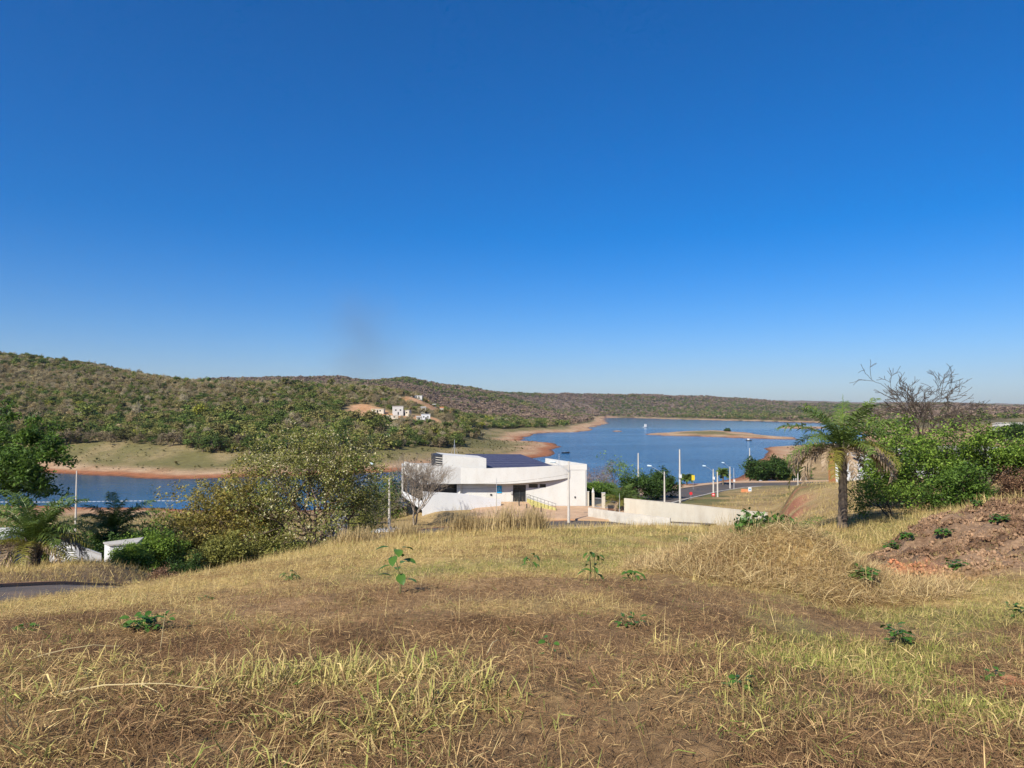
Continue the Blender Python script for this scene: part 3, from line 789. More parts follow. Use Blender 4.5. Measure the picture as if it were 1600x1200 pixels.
# dark ribbon window under the left end of the canopy and the white block below
g0, g1 = XY(661, 111.6), XY(721, 114.2)
mb = MB(); mb.wall(g0, g1, .1, 9.5, 14.6); bpart(mb, 'ribbon_window', dark_glass)
mb = MB(); mb.wall(XY(719.5, 112.9), (cM[0] + .02, cM[1] - .02), .6, 9.8, 14.6); bpart(mb, 'corner_wall', white_wall)
mb = MB(); mb.wall((cL[0] + .4, cL[1] + .4), (g0[0] - .02, g0[1] + .05), .15, 9.0, 15.4, 9.0, 14.4); bpart(mb, 'shade_void_sheet', dark_glass)  # dark sheet standing in for the shaded void below the overhang
mb = MB(); mb.wall(XY(661, 107.0), XY(722, 108.8), .25, 7.5, 13.85, 8.5, 13.32); mb.wall(XY(722, 108.8), XY(783, 110.6), .25, 8.5, 13.32, 9.5, 12.15)
bpart(mb, 'ramp_wall', cool_white)
mb = MB(); mb.wall(XY(629.5, 113.6), XY(660.8, 107.05), .22, 12.4, 13.1, 11.0, 12.3); bpart(mb, 'balcony_parapet', cool_white)
mb = MB(); mb.prism([XY(663, 107.6), XY(780, 111.0), (cM[0] + 5.5, cM[1] - .1), (g1[0], g1[1] - .2), (g0[0], g0[1] - .2)], 7.5, [13.2, 11.4, 11.5, 12.2, 13.0]); bpart(mb, 'ramp_slab', concrete)
# sign, boxes, meter
uS = u_of(776.5); uE = u_of(784)
mb = MB(); mb.wall(wpt(uS, -.09), wpt(uE, -.09), .06, 12.9, 14.05); sgn = bpart(mb, 'wall_sign', sign_blue)
light_blue = pmat('sign_print', (.22, .55, .75), .5, .05, 2.)
for (a, b_, c, d) in ((.14, .26, 13.15, 13.85), (.32, .45, 13.35, 13.9), (.5, .6, 13.1, 13.6)):
    mb = MB(); mb.wall(wpt(uS + a, -.1), wpt(uS + b_, -.1), .012, c, d); bpart(mb, 'print', light_blue, sgn)
mb = MB(); mb.wall(wpt(u_of(798.5), -.22), wpt(u_of(801), -.22), .2, 12.75, 13.2); bpart(mb, 'letter_box', steel)
mb = MB(); mb.wall(wpt(u_of(766), -.12), wpt(u_of(769), -.12), .1, 12.5, 12.75); bpart(mb, 'meter_box', dark_metal)
mb = MB(); mb.wall(wpt(u_of(896.5), -.12), wpt(u_of(898.6), -.12), .1, 12.2, 12.45); bpart(mb, 'meter_box', dark_metal)
# railing of the access ramp
r0, r1 = at(823, 781.5, 112.6), at(868.5, 797, 107.4)
mb = MB(); up = Vector((0, 0, 1))
mb.tube([r0 + up * .95, r1 + up * .95], .025); mb.tube([r0 + up * .5, r1 + up * .5], .018); rail = bpart(mb, 'railing', dark_metal)
for k in range(9):
    p = r0.lerp(r1, k / 8); mb = MB(); mb.tube([p - up * .2, p + up * .95], .022, 6); bpart(mb, 'post', dark_metal, rail)
mb = MB(); mb.wall((r0.x, r0.y + .1), (r1.x, r1.y + .1), .12, 10.7, r0.z + .28, 10.7, r1.z + .28); bpart(mb, 'ramp_kerb', pmat('yellow_green_planting', (.46, .42, .16), .9, .35, 4.), rail)  # yellow-green colour stands in for low planting along the rail
# masts on the roof
a_ = at(710, 711, 124); mb = MB(); mb.tube([(a_.x, a_.y, 17.6), (a_.x, a_.y, 20.9)], .04)
for s_ in (-1, 1): mb.tube([(a_.x, a_.y, 20.1), (a_.x + .85 * s_, a_.y + .2, 17.7)], .02, 4)
bpart(mb, 'antenna_mast', steel)
a_ = at(873.5, 724, 116); mb = MB(); mb.tube([(a_.x, a_.y, 16.6), (a_.x, a_.y, 18.9)], .035); bpart(mb, 'lightning_rod', steel)

# forecourt
mb = MB(); V = [(-6.5, 102.3), (13.3, 98.6), (21.0, 101.5), (14.5, 112.2), (12.2, 112.3), (-5.8, 113.3)]
mb.prism(V, 10.3, [10.93, 10.93, 10.93, 10.97, 10.97, 10.97]); tag(mb.build('forecourt', sandpave), 'sandy paved forecourt before the white building', kind='structure')
mb = MB(); mb.prism([(xof(742, 109), 109), (xof(836, 108), 108), (xof(824, 113), 112.95), (xof(742, 113), 113.1)], 10.9, [11.0, 11.0, 11.55, 11.55]); tag(mb.build('entrance_ramp', sandpave), 'sloping paved approach to the entrance door', kind='structure')
for k, (px, py) in enumerate(((811, 786), (823, 789), (834, 793), (845.5, 797))):
    Yb = 110.5 - k * 1.5; p = at(px, py, Yb)
    mb = MB(); mb.tube([(0, 0, 0), (0, 0, .75)], .09, 8); mb.tube([(0, 0, .75), (0, 0, .82)], [.09, .03], 8)
    z_ = 10.95 if k > 0 else 11.2
    tag(mb.build('bollard', dark_metal, loc=(p.x, p.y, z_)), ('dark bollard nearest the entrance door of the white building', 'dark bollard second from the entrance door on the forecourt',
        'dark bollard third from the entrance door on the forecourt', 'dark bollard farthest from the entrance door, beside the ramp railing')[k], 'bollard', 'bollards on the forecourt')

# ================================================================== WALLS AND GATE
def wall_thing(name, label, cat, pts, th, mat, cope=None, posts=None):
    """boundary wall through (px, Y, z_bottom, z_top) rows"""
    x0, y0 = XY(pts[0][0], pts[0][1])
    t = thing(name, label, cat, (x0, y0, pts[0][2]))
    for (a, b_) in zip(pts[:-1], pts[1:]):
        mb = MB(); mb.wall(XY(a[0], a[1]), XY(b_[0], b_[1]), th, a[2], a[3], b_[2], b_[3])
        mb.v = [(x - x0, y - y0, z - pts[0][2]) for x, y, z in mb.v]; mb.build('panel', mat, t)
        if cope:
            mb = MB(); mb.wall((XY(a[0], a[1])[0], a[1] - .03), (XY(b_[0], b_[1])[0], b_[1] - .03), th + .06, a[3] + .003, a[3] + .06, b_[3] + .003, b_[3] + .06)
            mb.v = [(x - x0, y - y0, z - pts[0][2]) for x, y, z in mb.v]; mb.build('coping', cope, t)
    return t
BW = [(974, 104.5, 779.0), (1028, 97.5, 784.3), (1082, 90.5, 789.8), (1136, 83.5, 795.6), (1194, 76, 802.0)]
wall_thing('boundary_wall', 'long cream boundary wall right of the white building', 'wall', [(a, b_, at(a, c, b_).z - 4.0, at(a, c, b_).z) for a, b_, c in BW], .2, cream_wall, cream_wall)
wall_thing('cement_wall', 'low bare cement wall before the cream wall', 'wall', [(918, 101.5, 9.5, 12.2), (942, 99.3, 9.5, 12.15), (990, 95.5, 9.5, 12.15), (1045, 91.5, 9.5, 12.2)], .2, grey_wall, None)
def pillar(label, px, Y, w, z1, tip):
    x, y = XY(px, Y); t = thing('gate_pillar', label, 'pillar', (x, y, 10.9))
    mb = MB(); mb.box(-w / 2, w / 2, -w / 2, w / 2, 0, z1 - 10.9); mb.build('shaft', cream_wall, t)
    mb = MB()
    if tip: mb.tube([(0, 0, z1 - 10.9), (0, 0, z1 - 10.9 + .12), (0, 0, z1 - 10.9 + tip)], [w * .55, w * .62, .03], 8)
    else: mb.box(-w / 2 - .04, w / 2 + .04, -w / 2 - .04, w / 2 + .04, z1 - 10.9 + .002, z1 - 10.9 + .07)
    mb.build('cap', white_wall, t)
pillar('white gate pillar with pointed top beside the white building', 926, 111, .36, 13.2, .75)
pillar('cream square gate pillar right of the pointed one', 942, 110, .5, 13.25, 0)
pillar('slim white pillar against the end of the white building', 918.3, 112.2, .24, 13.2, 0)
gt = thing('gate', 'grey barred gate between the two gate pillars', 'gate', (*XY(927.5, 111), 10.9))
ga, gb = Vector((0, 0, 0)), Vector((XY(940, 110.1)[0] - XY(927.5, 111)[0], -.9, 0))
for z_ in (.15, 1.5):
    mb = MB(); mb.tube([ga + up * z_, gb + up * z_], .03); mb.build('gate_rail', steel, gt)
for k in range(9):
    p = ga.lerp(gb, k / 8); mb = MB(); mb.tube([p + up * .15, p + up * 1.5], .018, 5); mb.build('bar', steel, gt)
ft = thing('fence', 'low grey bar fence right of the cream gate pillar', 'fence', (*XY(944.5, 110), 10.9))
ga, gb = Vector((0, 0, 0)), Vector((XY(962, 109)[0] - XY(944.5, 110)[0], -1.0, 0))
for z_ in (.2, 1.2):
    mb = MB(); mb.tube([ga + up * z_, gb + up * z_], .025); mb.build('rail', steel, ft)
for k in range(11):
    p = ga.lerp(gb, k / 10); mb = MB(); mb.tube([p - up * .1, p + up * 1.25], .016, 5); mb.build('bar', steel, ft)
x, y = XY(954.3, 107); pt = thing('planter', 'dark wooden planter box beside the gate', 'planter', (x, y, 10.95))
mb = MB(); mb.box(-.48, .48, -.3, .3, .08, .42); mb.build('box', pmat('brown_wood', (.16, .08, .05), .8, .3, 3.), pt)
mb = MB(); mb.box(-.52, .52, -.34, .34, .423, .8); mb.build('upper_box', dark_metal, pt)
mb = MB()
for sx in (-.4, .4):
    for sy in (-.22, .22): mb.box(sx - .04, sx + .04, sy - .04, sy + .04, 0, .078)
mb.build('feet', dark_metal, pt)

# ================================================================== POLES, LAMPS, SIGNS
def pole(label, px, py_top, Y, r=.12, arm=None, cat='pole', name='utility_pole', mat=None, base_z=None, box=None, cross=False, group=None):
    """arm: (px, py) of the lamp head; box: (py) height of a cabinet"""
    x, y = XY(px, Y); z0 = (_H1(x, y) if base_z is None else base_z)
    top = at(px, py_top, Y).z
    t = thing(name, label, cat, (x, y, z0), group=group)
    mb = MB(); h = top - z0
    mb.tube([(0, 0, -.4), (0, 0, h * .5), (0, 0, h)], [r * 1.3, r, r * .7], 10); mb.build('shaft', mat or pole_mat, t, sm=False)
    if arm:
        a_ = at(arm[0], arm[1], Y); dx, dz = a_.x - x, a_.z - z0
        s_ = Vector((0, -r * .8, min(h - .5, dz - abs(dx) * .55)))
        mid = Vector((dx * .5, -.25, s_.z + (dz - s_.z) * .62))
        mb = MB(); mb.tube([s_, mid, (dx * .92, -.3, dz)], [.035, .03, .025], 6); mb.build('arm', steel, t)
        mb = MB(); sg = 1 if dx > 0 else -1
        e = Vector((dx, -.3, dz))
        mb.tube([e - Vector((sg * .42, 0, .03)), e - Vector((sg * .3, 0, -.02)), e + Vector((sg * .25, 0, .06)), e + Vector((sg * .36, 0, .05))], [.05, .13, .15, .04], 8)
        mb.build('lamp_head', lamp_mat, t)
        mb = MB(); mb.tube([(0, 0, s_.z - .09), (0, 0, s_.z + .09)], r * 1.12, 10); mb.build('collar', steel, t)
    if cross:
        mb = MB(); mb.box(-.75, .75, -.06 - r, .03 - r, h - 1.0, h - .88); mb.build('cross_arm', grey_wall, t)
        for k in (-.65, 0, .65):
            mb = MB(); mb.tube([(k, -.02 - r, h - .88), (k, -.02 - r, h - .7)], [.05, .03], 6); mb.build('insulator', dark_metal, t)
    if box:
        zb = at(px, box, Y).z - z0
        mb = MB(); mb.box(-.22, .22, -r - .28, -r * .9, zb - .3, zb + .3); mb.build('box', sign_white, t)
    return t
pole('concrete street lamp pole before the middle of the white building', 888, 720.5, 97.6, .15, (863, 722), 'street lamp', 'street_lamp', base_z=10.75)
pole('grey street lamp pole left of the bare tree', 609.5, 745.5, 93.5, .15, (582, 725), 'street lamp', 'street_lamp')
pole('white utility pole left above the palms by the water', 123, 735.5, 115, .13, None)
pole('thin grey pole before the blue sign on the building', 776, 747, 107, .045, None, mat=steel, base_z=10.9)
pole('tall white pole behind the trees right of the building', 996.5, 708, 185, .2, None)
pole('street lamp just behind the cream wall', 1037, 737, 118, .13, (1014, 728), 'street lamp', 'street_lamp')
pole('tallest white pole beside the wide street', 1061, 702, 124, .15, None, box=744)
pole('street lamp with square white sign at the bend', 1113, 733, 158, .15, (1099.5, 728), 'street lamp', 'street_lamp', box=747)
pole('plain concrete pole on the grass beside the bend', 1119.5, 737, 140, .14, None)
pole('street lamp at the far kerb of the bend', 1139, 729, 193, .17, (1129, 723), 'street lamp', 'street_lamp')
pole('thin metal pole with a small box near the far lamp', 1145, 731, 184, .09, None, mat=steel, box=751)
pole('tall pale pole at the water beside the round tree', 1170, 700, 226, .17, None, box=737)
pole('slim pole on the grass bank left of the palm', 1244.5, 729, 150, .10, None)
pole('thin dark metal pole at the end of the cream wall', 967, 771, 103.5, .04, None, mat=steel, base_z=10.9)
# overhead wires along the street before the building
wm = dark_metal
def wire(label, a, b_, sag):
    a, b_ = Vector(a), Vector(b_); mb = MB(); pts = []
    for k in range(13):
        f = k / 12; p = a.lerp(b_, f); p.z -= sag * 4 * f * (1 - f); pts.append(p - a)
    mb.tube(pts, .012, 4); tag(mb.build('overhead_wire', wm, loc=a), label, 'wire', 'wires between the street poles')
pa, pb = at(888, 741, 97.5), at(609.5, 752, 93.4)
wire('upper overhead wire between the two street lamps before the building', pa, pb, .8)
wire('lower overhead wire between the two street lamps before the building', pa - up * .5, pb - up * .5, .9)

def sign(name, label, px, py, Y, w, h, mat, shape='rect', post=True, print_=None):
    c = at(px, py, Y); g = _H1(c.x, c.y); t = thing(name, label, 'sign', (c.x, c.y, g)); zc = c.z - g
    mb = MB()
    if shape == 'rect': mb.box(-w / 2, w / 2, -.06, -.03, zc - h / 2, zc + h / 2)
    else:
        k = 8 if shape == 'oct' else 24; n0 = len(mb.v)
        for yy in (-.06, -.03):
            for i in range(k):
                a = 2 * math.pi * (i + .5) / k; mb.v.append((w / 2 * math.cos(a), yy, zc + w / 2 * math.sin(a)))
        mb.f += [tuple(range(k)), tuple(range(2 * k - 1, k - 1, -1))] + [(i, k + i, k + (i + 1) % k, (i + 1) % k) for i in range(k)]
    pl = mb.build('plate', mat, t)
    if print_:
        mb = MB(); mb.box(-w * .3, w * .3, -.068, -.0605, zc - h * .14, zc + h * .14); mb.build('band', print_, pl)
    if post:
        mb = MB(); mb.tube([(0, 0, -.2), (0, 0, zc + h * .4)], .035, 6); mb.build('post', steel, t)
sign('road_sign', 'yellow warning sign on the lake side of the street', 1083, 746.5, 186, .8, 1.3, sign_yellow)
sign('road_sign', 'red octagonal stop sign beside the wide street', 1079.5, 771, 130, .62, .5, sign_red, 'oct', True, None)
sign('road_sign', 'small red board on the grass beside the plain pole', 1114.5, 773, 138, .62, .62, sign_red, 'rect', True, sign_white)
sign('road_sign', 'blue and white board at the end of the orange wall', 1171.5, 764.5, 160, .75, .95, sign_white, 'rect', True, sign_blue)
ow = wall_thing('orange_wall', 'short orange painted wall at the edge of the grass', 'wall', [(1156, 164, 5.5, 7.95), (1169, 163, 5.5, 7.95)], .25, orange_paint, None)
# white posts along the far pavement
for k, (px, lab) in enumerate(((1238, 'white pavement post closest to the round tree'), (1241.5, 'white pavement post second from the round tree'), (1249, 'white pavement post right of the slim pole'), (1257, 'white pavement post hidden most by the palm'))):
    x, y = XY(px, 222); mb = MB(); mb.tube([(0, 0, -.3), (0, 0, 1.3)], .14, 8); mb.tube([(0, 0, 1.3), (0, 0, 1.5)], [.14, .04], 8)
    tag(mb.build('pavement_post', sign_white, loc=(x, y, _H1(x, y))), lab, 'post', 'white posts along the far pavement')
# white kiosk barrel
x, y = XY(1186.5, 219); bn = thing('litter_bin', 'white round bin at the pavement left of the round tree', 'bin', (x, y, _H1(x, y)))
mb = MB(); mb.tube([(0, 0, -.2), (0, 0, 1.5)], [.42, .5], 12); mb.build('body', sign_white, bn)
mb = MB(); mb.tube([(0, 0, 1.5), (0, 0, 1.62), (0, 0, 1.72)], [.52, .52, .15], 12); mb.build('lid', steel, bn)
# parked car in the shade of the round tree
cx, cy = XY(1206, 217); car = thing('parked_car', 'dark blue car parked in the shade under the round tree', 'car', (cx, cy, _H1(cx, cy) + .02))
carp = pmat('car_paint', (.03, .05, .12), .25, .1, 2., 0, spec=.6); tyre = pmat('tyre', (.02, .02, .02), .9, .1, 3.)
prof = [(-2.1, .35), (2.1, .35), (2.15, .75), (1.2, .95), (.65, 1.45), (-1.0, 1.48), (-1.75, .98), (-2.12, .9)]
mb = MB()
for yy in (-.85, .85): mb.v += [(px_, yy * (.86 if pz > 1.2 else 1), pz) for px_, pz in prof]
k = len(prof); mb.f += [tuple(range(k)), tuple(range(2 * k - 1, k - 1, -1))] + [(i, k + i, k + (i + 1) % k, (i + 1) % k) for i in range(k)]
mb.build('body', carp, car)
for (xa, xb, tx) in ((-.95, -.2, 0), (-.1, .6, .25)):
    mb = MB(); mb.quad((xa - .25 + (.1 if tx else 0), -.862, .98), (xb + tx, -.862, .98), (xb, -.80, 1.4), (xa, -.80, 1.4)); mb.v = [(a, b_ - .012, c) for a, b_, c in mb.v]; mb.build('side_window', dark_glass, car)
for xw in (-1.35, 1.35):
    for yw in (-.8, .8):
        mb = MB(); mb.tube([(xw, yw - .12, .32), (xw, yw + .12, .32)], .32, 14); w = mb.build('wheel', tyre, car)
        mb = MB(); mb.tube([(xw, yw - .13, .32), (xw, yw + .13, .32)], .17, 10); mb.build('rim', steel, w)

# ================================================================== HOUSES
def house(name, label, base, w, d, h, wall, roof, rz=0.0, kind='flat', wins=((.25, .5), (.7, .5)), cat='house', door=None, group=None, sink=1.5, tank=False):
    t = thing(name, label, cat, base, rz, group)
    mb = MB(); wh = min(1.1, h * .4); ww = min(1.2, w * .16); holes = []
    for (fu, fz) in wins: holes.append((fu * w - ww / 2, fu * w + ww / 2, h * fz - wh / 2, h * fz + wh / 2))
    if door: holes.append((door * w - .5, door * w + .5, 0.0, min(2.1, h * .8)))
    seg_wall(mb, (-w / 2, -d / 2), (w / 2, -d / 2), .2, 0.0, h, holes)
    mb.box(-w / 2, w / 2, -d / 2, d / 2, -sink, -.001)
    mb.box(-w / 2, -w / 2 + .2, -d / 2 + .2, d / 2, 0, h); mb.box(w / 2 - .2, w / 2, -d / 2 + .2, d / 2, 0, h); mb.box(-w / 2 + .2, w / 2 - .2, d / 2 - .2, d / 2, 0, h)
    mb.build('wall', wall, t)
    for i, hh in enumerate(holes):
        mb = MB(); mb.box(-w / 2 + hh[0], -w / 2 + hh[1], -d / 2 + .1, -d / 2 + .14, hh[2], hh[3])
        mb.build('door' if (door and i == len(holes) - 1) else 'window', dark_glass, t)
    mb = MB()
    if kind == 'flat':
        mb.box(-w / 2 - .25, w / 2 + .25, -d / 2 - .25, d / 2 + .25, h + .002, h + .28)
    elif kind == 'gable':
        rh = d * .22; e = .5
        for sg in (-1, 1):
            mb.prism([(-w / 2 - e, sg * (d / 2 + e)), (w / 2 + e, sg * (d / 2 + e)), (w / 2 + e, 0), (-w / 2 - e, 0)], [h - .1, h - .1, h + rh, h + rh], [h + .08, h + .08, h + rh + .18, h + rh + .18])
        mb.prism([(-w / 2, -d / 2 + .01), (-w / 2 + .19, -d / 2 + .01), (-w / 2 + .19, d / 2), (-w / 2, d / 2)], h + .001, h + .05)
    else:
        rh = d * .16
        mb.prism([(-w / 2 - .3, -d / 2 - .4), (w / 2 + .3, -d / 2 - .4), (w / 2 + .3, d / 2 + .3), (-w / 2 - .3, d / 2 + .3)], [h, h, h + rh, h + rh], [h + .15, h + .15, h + rh + .15, h + rh + .15])
    mb.build('roof', roof, t)
    if tank:
        mb = MB(); mb.tube([(w * .2, 0, h + .3), (w * .2, 0, h + 1.3), (w * .2, 0, h + 1.5)], [.7, .75, .3], 12); mb.build('water_tank', sign_blue, t)
    return t
def on_hill(px, py): return hit(px, py, 380, 780)
H = [
 ('cream bungalow with wide flat roof on the orange clearing, leftmost on the hill', 591, 645, 9.5, 7, 2.8, cream_wall, cream_wall, 0, 'flat'),
 ('tall white two storey house, largest on the far hill', 621.5, 648, 7.5, 8, 6.4, white_wall, white_wall, .25, 'flat'),
 ('white house with dark opening right of the tall house', 634, 649, 7.0, 7, 3.8, cream_wall, white_wall, -.1, 'flat'),
 ('low cream house with flat roof downhill of the tall white house', 612, 654, 9.5, 6, 2.2, cream_wall, cream_wall, .1, 'flat'),
 ('bright white house beside the trees in the middle of the hill', 665, 656, 6.5, 6, 4.2, cool_white, cool_white, .2, 'flat'),
 ('small white shed left of the bright white house', 655, 657, 3.8, 4, 2.6, white_wall, fibre_roof, 0, 'shed'),
 ('narrow pale house uphill of the bright white house', 661.5, 645, 4.0, 5, 4.2, cream_wall, fibre_roof, .1, 'shed'),
 ('long white wall-like house on the crest of the hill', 651, 622.5, 11.0, 5, 2.6, white_wall, white_wall, 0, 'flat'),
 ('white house with red tiled roof on the crest', 665, 624, 5.5, 5, 2.9, white_wall, tile_roof, .3, 'gable'),
 ('low pale house just right of the red roofed one', 675.5, 628, 7.5, 5, 2.0, cream_wall, fibre_roof, -.1, 'shed'),
 ('unfinished pale walls standing on the pink earth slope', 690, 645, 3.2, 5, 4.6, cream_wall, orange_paint, .15, 'shed'),
 ('small orange brick house right on the pink earth slope', 700.5, 641, 5.5, 5, 2.3, orange_paint, tile_roof, .1, 'gable'),
 ('little pale hut lowest on the right of the hill', 741, 658.5, 4.0, 4, 1.6, cream_wall, cream_wall, 0, 'shed'),
]
for lab, px, py, w, d, h, wl, rf, rz, kd in H:
    house('hill_house', lab, on_hill(px, py), w, d, h, wl, rf, rz, kd, wins=((.25, .55), (.72, .55)), door=.5 if h > 2.3 else None, group='houses on the far hill', sink=3.0)
# far white blocks on the right edge
for lab, px, py, w, h, Y, wins in (('long white apartment block far off at the right edge', 1584, 668.5, 19, 3.4, 515, ((.1, .5), (.23, .5), (.36, .5), (.5, .5), (.63, .5), (.77, .5), (.9, .5))),
                        ('stepped white block left of the long apartment block', 1564, 668.5, 5.5, 3.0, 520, ((.3, .5), (.7, .5))),
                        ('low white house below the far apartment block', 1594, 686, 9, 2.2, 385, ((.3, .5), (.7, .5)))):
    p = at(px, py, Y); house('apartment_block', lab, p, w, 10, h, white_wall, white_wall, 0, 'flat', wins, 'building', sink=22)
# houses behind the palm and the big tree
p = at(1343, 752, 95); house('white_house', 'white house glimpsed behind the palm trunk', (p.x, p.y, p.z), 2.8, 6, 2.9, cool_white, fibre_roof, .2, 'shed', ((.2, .55), (.7, .55)), sink=4)
p = at(1324, 737, 150); house('brick_house', 'orange house with tiled roof glimpsed left of the palm trunk', (p.x, p.y, p.z), 6, 5, 2.6, orange_paint, tile_roof, -.1, 'gable', ((.3, .55), (.7, .55)), sink=5)
p = at(1450, 748, 90); house('white_house', 'white house hidden behind the big green tree', (p.x, p.y, p.z), 6.5, 6, 2.6, cool_white, fibre_roof, .1, 'shed', ((.2, .55), (.7, .55)), sink=4)
p = at(1520, 742, 85); house('white_house', 'white walled house behind the right crown of the big tree', (p.x, p.y, p.z), 6, 6, 3.0, white_wall, fibre_roof, 0, 'flat', ((.3, .55), (.7, .55)), sink=5)
# houses below the left street
p = at(-46, 872, 40); house('white_house', 'white house behind the large palm at the left edge', (p.x, p.y, p.z), 3.2, 5, .95, cool_white, cool_white, .1, 'flat', ((.3, .6),), sink=3)
wall_thing('white_wall', 'white garden wall with stained face stepping down beside the palm', 'wall', [(84, 39, 15.5, 19.05), (122, 39, 15.5, 18.62), (141, 39.3, 15.5, 18.35), (164, 39.6, 15.5, 18.0)], .2, cool_white, white_wall)
p = at(172, 873, 40.5); hs = thing('white_outbuilding', 'small white flat roofed outbuilding left of the shrubs', 'building', (p.x, p.y, p.z - .5))
mb = MB(); mb.prism([(-.42, .15), (.25, -.5), (1.45, -.05), (.9, 1.7)], -2.5, 1.32); mb.build('wall', cool_white, hs)
mb = MB(); mb.prism([(-.5, .15), (.25, -.58), (1.56, -.1), (.96, 1.8)], 1.322, 1.40); mb.build('roof', fibre_roof, hs)
# things beside the street under the trees
p = at(517, 826, 62); tk = thing('water_tank', 'grey ribbed water tank beside the flowering tree trunk', 'tank', (p.x, p.y, p.z - .6))
gm = pmat('grey_sheet', (.30, .29, .34), .6, .15, 2., 0, metal=.2)
mb = MB(); mb.tube([(0, 0, 0), (0, 0, 1.7)], .55, 14); mb.tube([(.9, .2, 0), (.9, .2, 1.5)], .5, 14); mb.build('shell', gm, tk)
for z_ in (.4, .85, 1.3):
    mb = MB(); mb.tube([(0, 0, z_), (0, 0, z_ + .05)], .565, 14); mb.tube([(.9, .2, z_), (.9, .2, z_ + .05)], .515, 14); mb.build('rib', steel, tk)
mb = MB(); mb.tube([(0, 0, 1.7), (0, 0, 1.85)], [.56, .2], 14); mb.tube([(.9, .2, 1.5), (.9, .2, 1.65)], [.51, .2], 14); mb.build('lid', gm, tk)
rng = random.Random(4)
p = at(612, 826, 89); nx, ny = 22, 8; V = []; F = []
for j_ in range(ny):
    for i_ in range(nx):
        u, v = i_ / (nx - 1) - .5, j_ / (ny - 1) - .5
        V.append((u * 5.2, v * 1.6, .55 * max(0, 1 - abs(v * 2) ** 2) * (.5 + .5 * math.sin(i_ * 1.1) ** 2) * (1 - abs(u * 2) ** 3) + rng.uniform(0, .1)))
for j_ in range(ny - 1):
    for i_ in range(nx - 1): F.append((j_ * nx + i_, j_ * nx + i_ + 1, (j_ + 1) * nx + i_ + 1, (j_ + 1) * nx + i_))
tp = tag(obj('tarpaulin', mk_mesh('tarpaulin', V, F), cool_white, loc=(p.x, p.y, _H1(p.x, p.y))), 'crumpled white tarpaulin at the foot of the grey lamp pole', 'tarpaulin')
p = at(456, 838, 46); br = thing('brick_pile', 'little pile of pinkish bricks under the olive trees', 'bricks', (p.x, p.y, _H1(p.x, p.y)))
bm_ = pmat('brick', (.42, .20, .13), .9, .25, 6.)
bk = None
for k in range(14):
    if bk is None:
        mb = MB(); mb.box(-.11, .11, -.05, .05, -.035, .035); bk = mb.mesh('brick')
    o = obj('brick', bk, bm_, br); o.location = (rng.uniform(-.45, .45), rng.uniform(-.2, .2), .04 + .075 * (k // 5)); o.rotation_euler = (0, 0, rng.uniform(0, 3))

# ================================================================== ON THE LAKE
def boat(name, label, px, py, Lb, cabin, hullm, rz):
    x, y = onz(px, py, 0.0); t = thing(name, label, 'boat', (x, y, .0), rz)
    mb = MB(); k = 9; st = []
    for i in range(k):
        f = i / (k - 1); w = Lb * .17 * (1 - max(0, f - .45) ** 2 / .31) ; xx = (f - .5) * Lb
        st += [(xx, -w * .6, -.15), (xx, -w, .55 + .35 * f * f), (xx, w, .55 + .35 * f * f), (xx, w * .6, -.15)]
    mb.v = st
    for i in range(k - 1):
        for a in range(4):
            mb.f.append((i * 4 + a, i * 4 + (a + 1) % 4, (i + 1) * 4 + (a + 1) % 4, (i + 1) * 4 + a))
    mb.f += [(3, 2, 1, 0), tuple((k - 1) * 4 + a for a in range(4))]
    mb.build('hull', hullm, t)
    if cabin:
        mb = MB(); mb.box(-Lb * .22, Lb * .12, -Lb * .11, Lb * .11, .6, .6 + cabin); mb.build('cabin', sign_white, t)
        mb = MB(); mb.box(-Lb * .26, Lb * .16, -Lb * .13, Lb * .13, .602 + cabin, .7 + cabin); mb.build('cabin_roof', sign_white, t)
    else:
        for s_ in (-.18, .12):
            mb = MB(); mb.box(Lb * s_ - .15, Lb * s_ + .15, -Lb * .13, Lb * .13, .62, .68); mb.build('bench', steel, t)
boat('houseboat', 'white houseboat far off beyond the sandbar', 1009, 667.5, 9.0, 4.2, sign_white, .4)
boat('motor_boat', 'small boat moored before the right end of the sandbar', 1170, 688.5, 5.0, 1.0, dark_metal, -.5)
boat('rowing_boat', 'dark boat with white bow at the tip of the brown headland', 884, 708, 5.0, 0, dark_metal, .2)
# line of floats across the inlet
ln = thing('buoy_line', 'line of white floats strung across the inlet at left', 'buoys', (*onz(0, 784, 0), 0))
o0 = onz(0, 784, 0); fl = None
for k in range(64):
    px = -40 + k * 7.2; q = onz(px, 784.5 - px * .006 + .5 * math.sin(px * .02), 0)
    if fl is None:
        mb = MB(); mb.tube([(-.42, 0, 0), (-.36, 0, 0), (.36, 0, 0), (.42, 0, 0)], [.02, .055, .055, .02], 7); fl = mb.mesh('float')
    o = obj('float', fl, sign_white, ln); o.location = (q[0] - o0[0], q[1] - o0[1], .05); o.rotation_euler = (0, 0, .15 * math.sin(k * 1.7))
mb = MB(); mb.tube([(onz(-40 + k * 7.2, 784.5 - (-40 + k * 7.2) * .006, 0)[0] - o0[0], onz(-40 + k * 7.2, 784.5 - (-40 + k * 7.2) * .006 + .5 * math.sin((-40 + k * 7.2) * .02), 0)[1] - o0[1], .03) for k in range(64)], .02, 4)
mb.build('rope', rope_mat, ln)

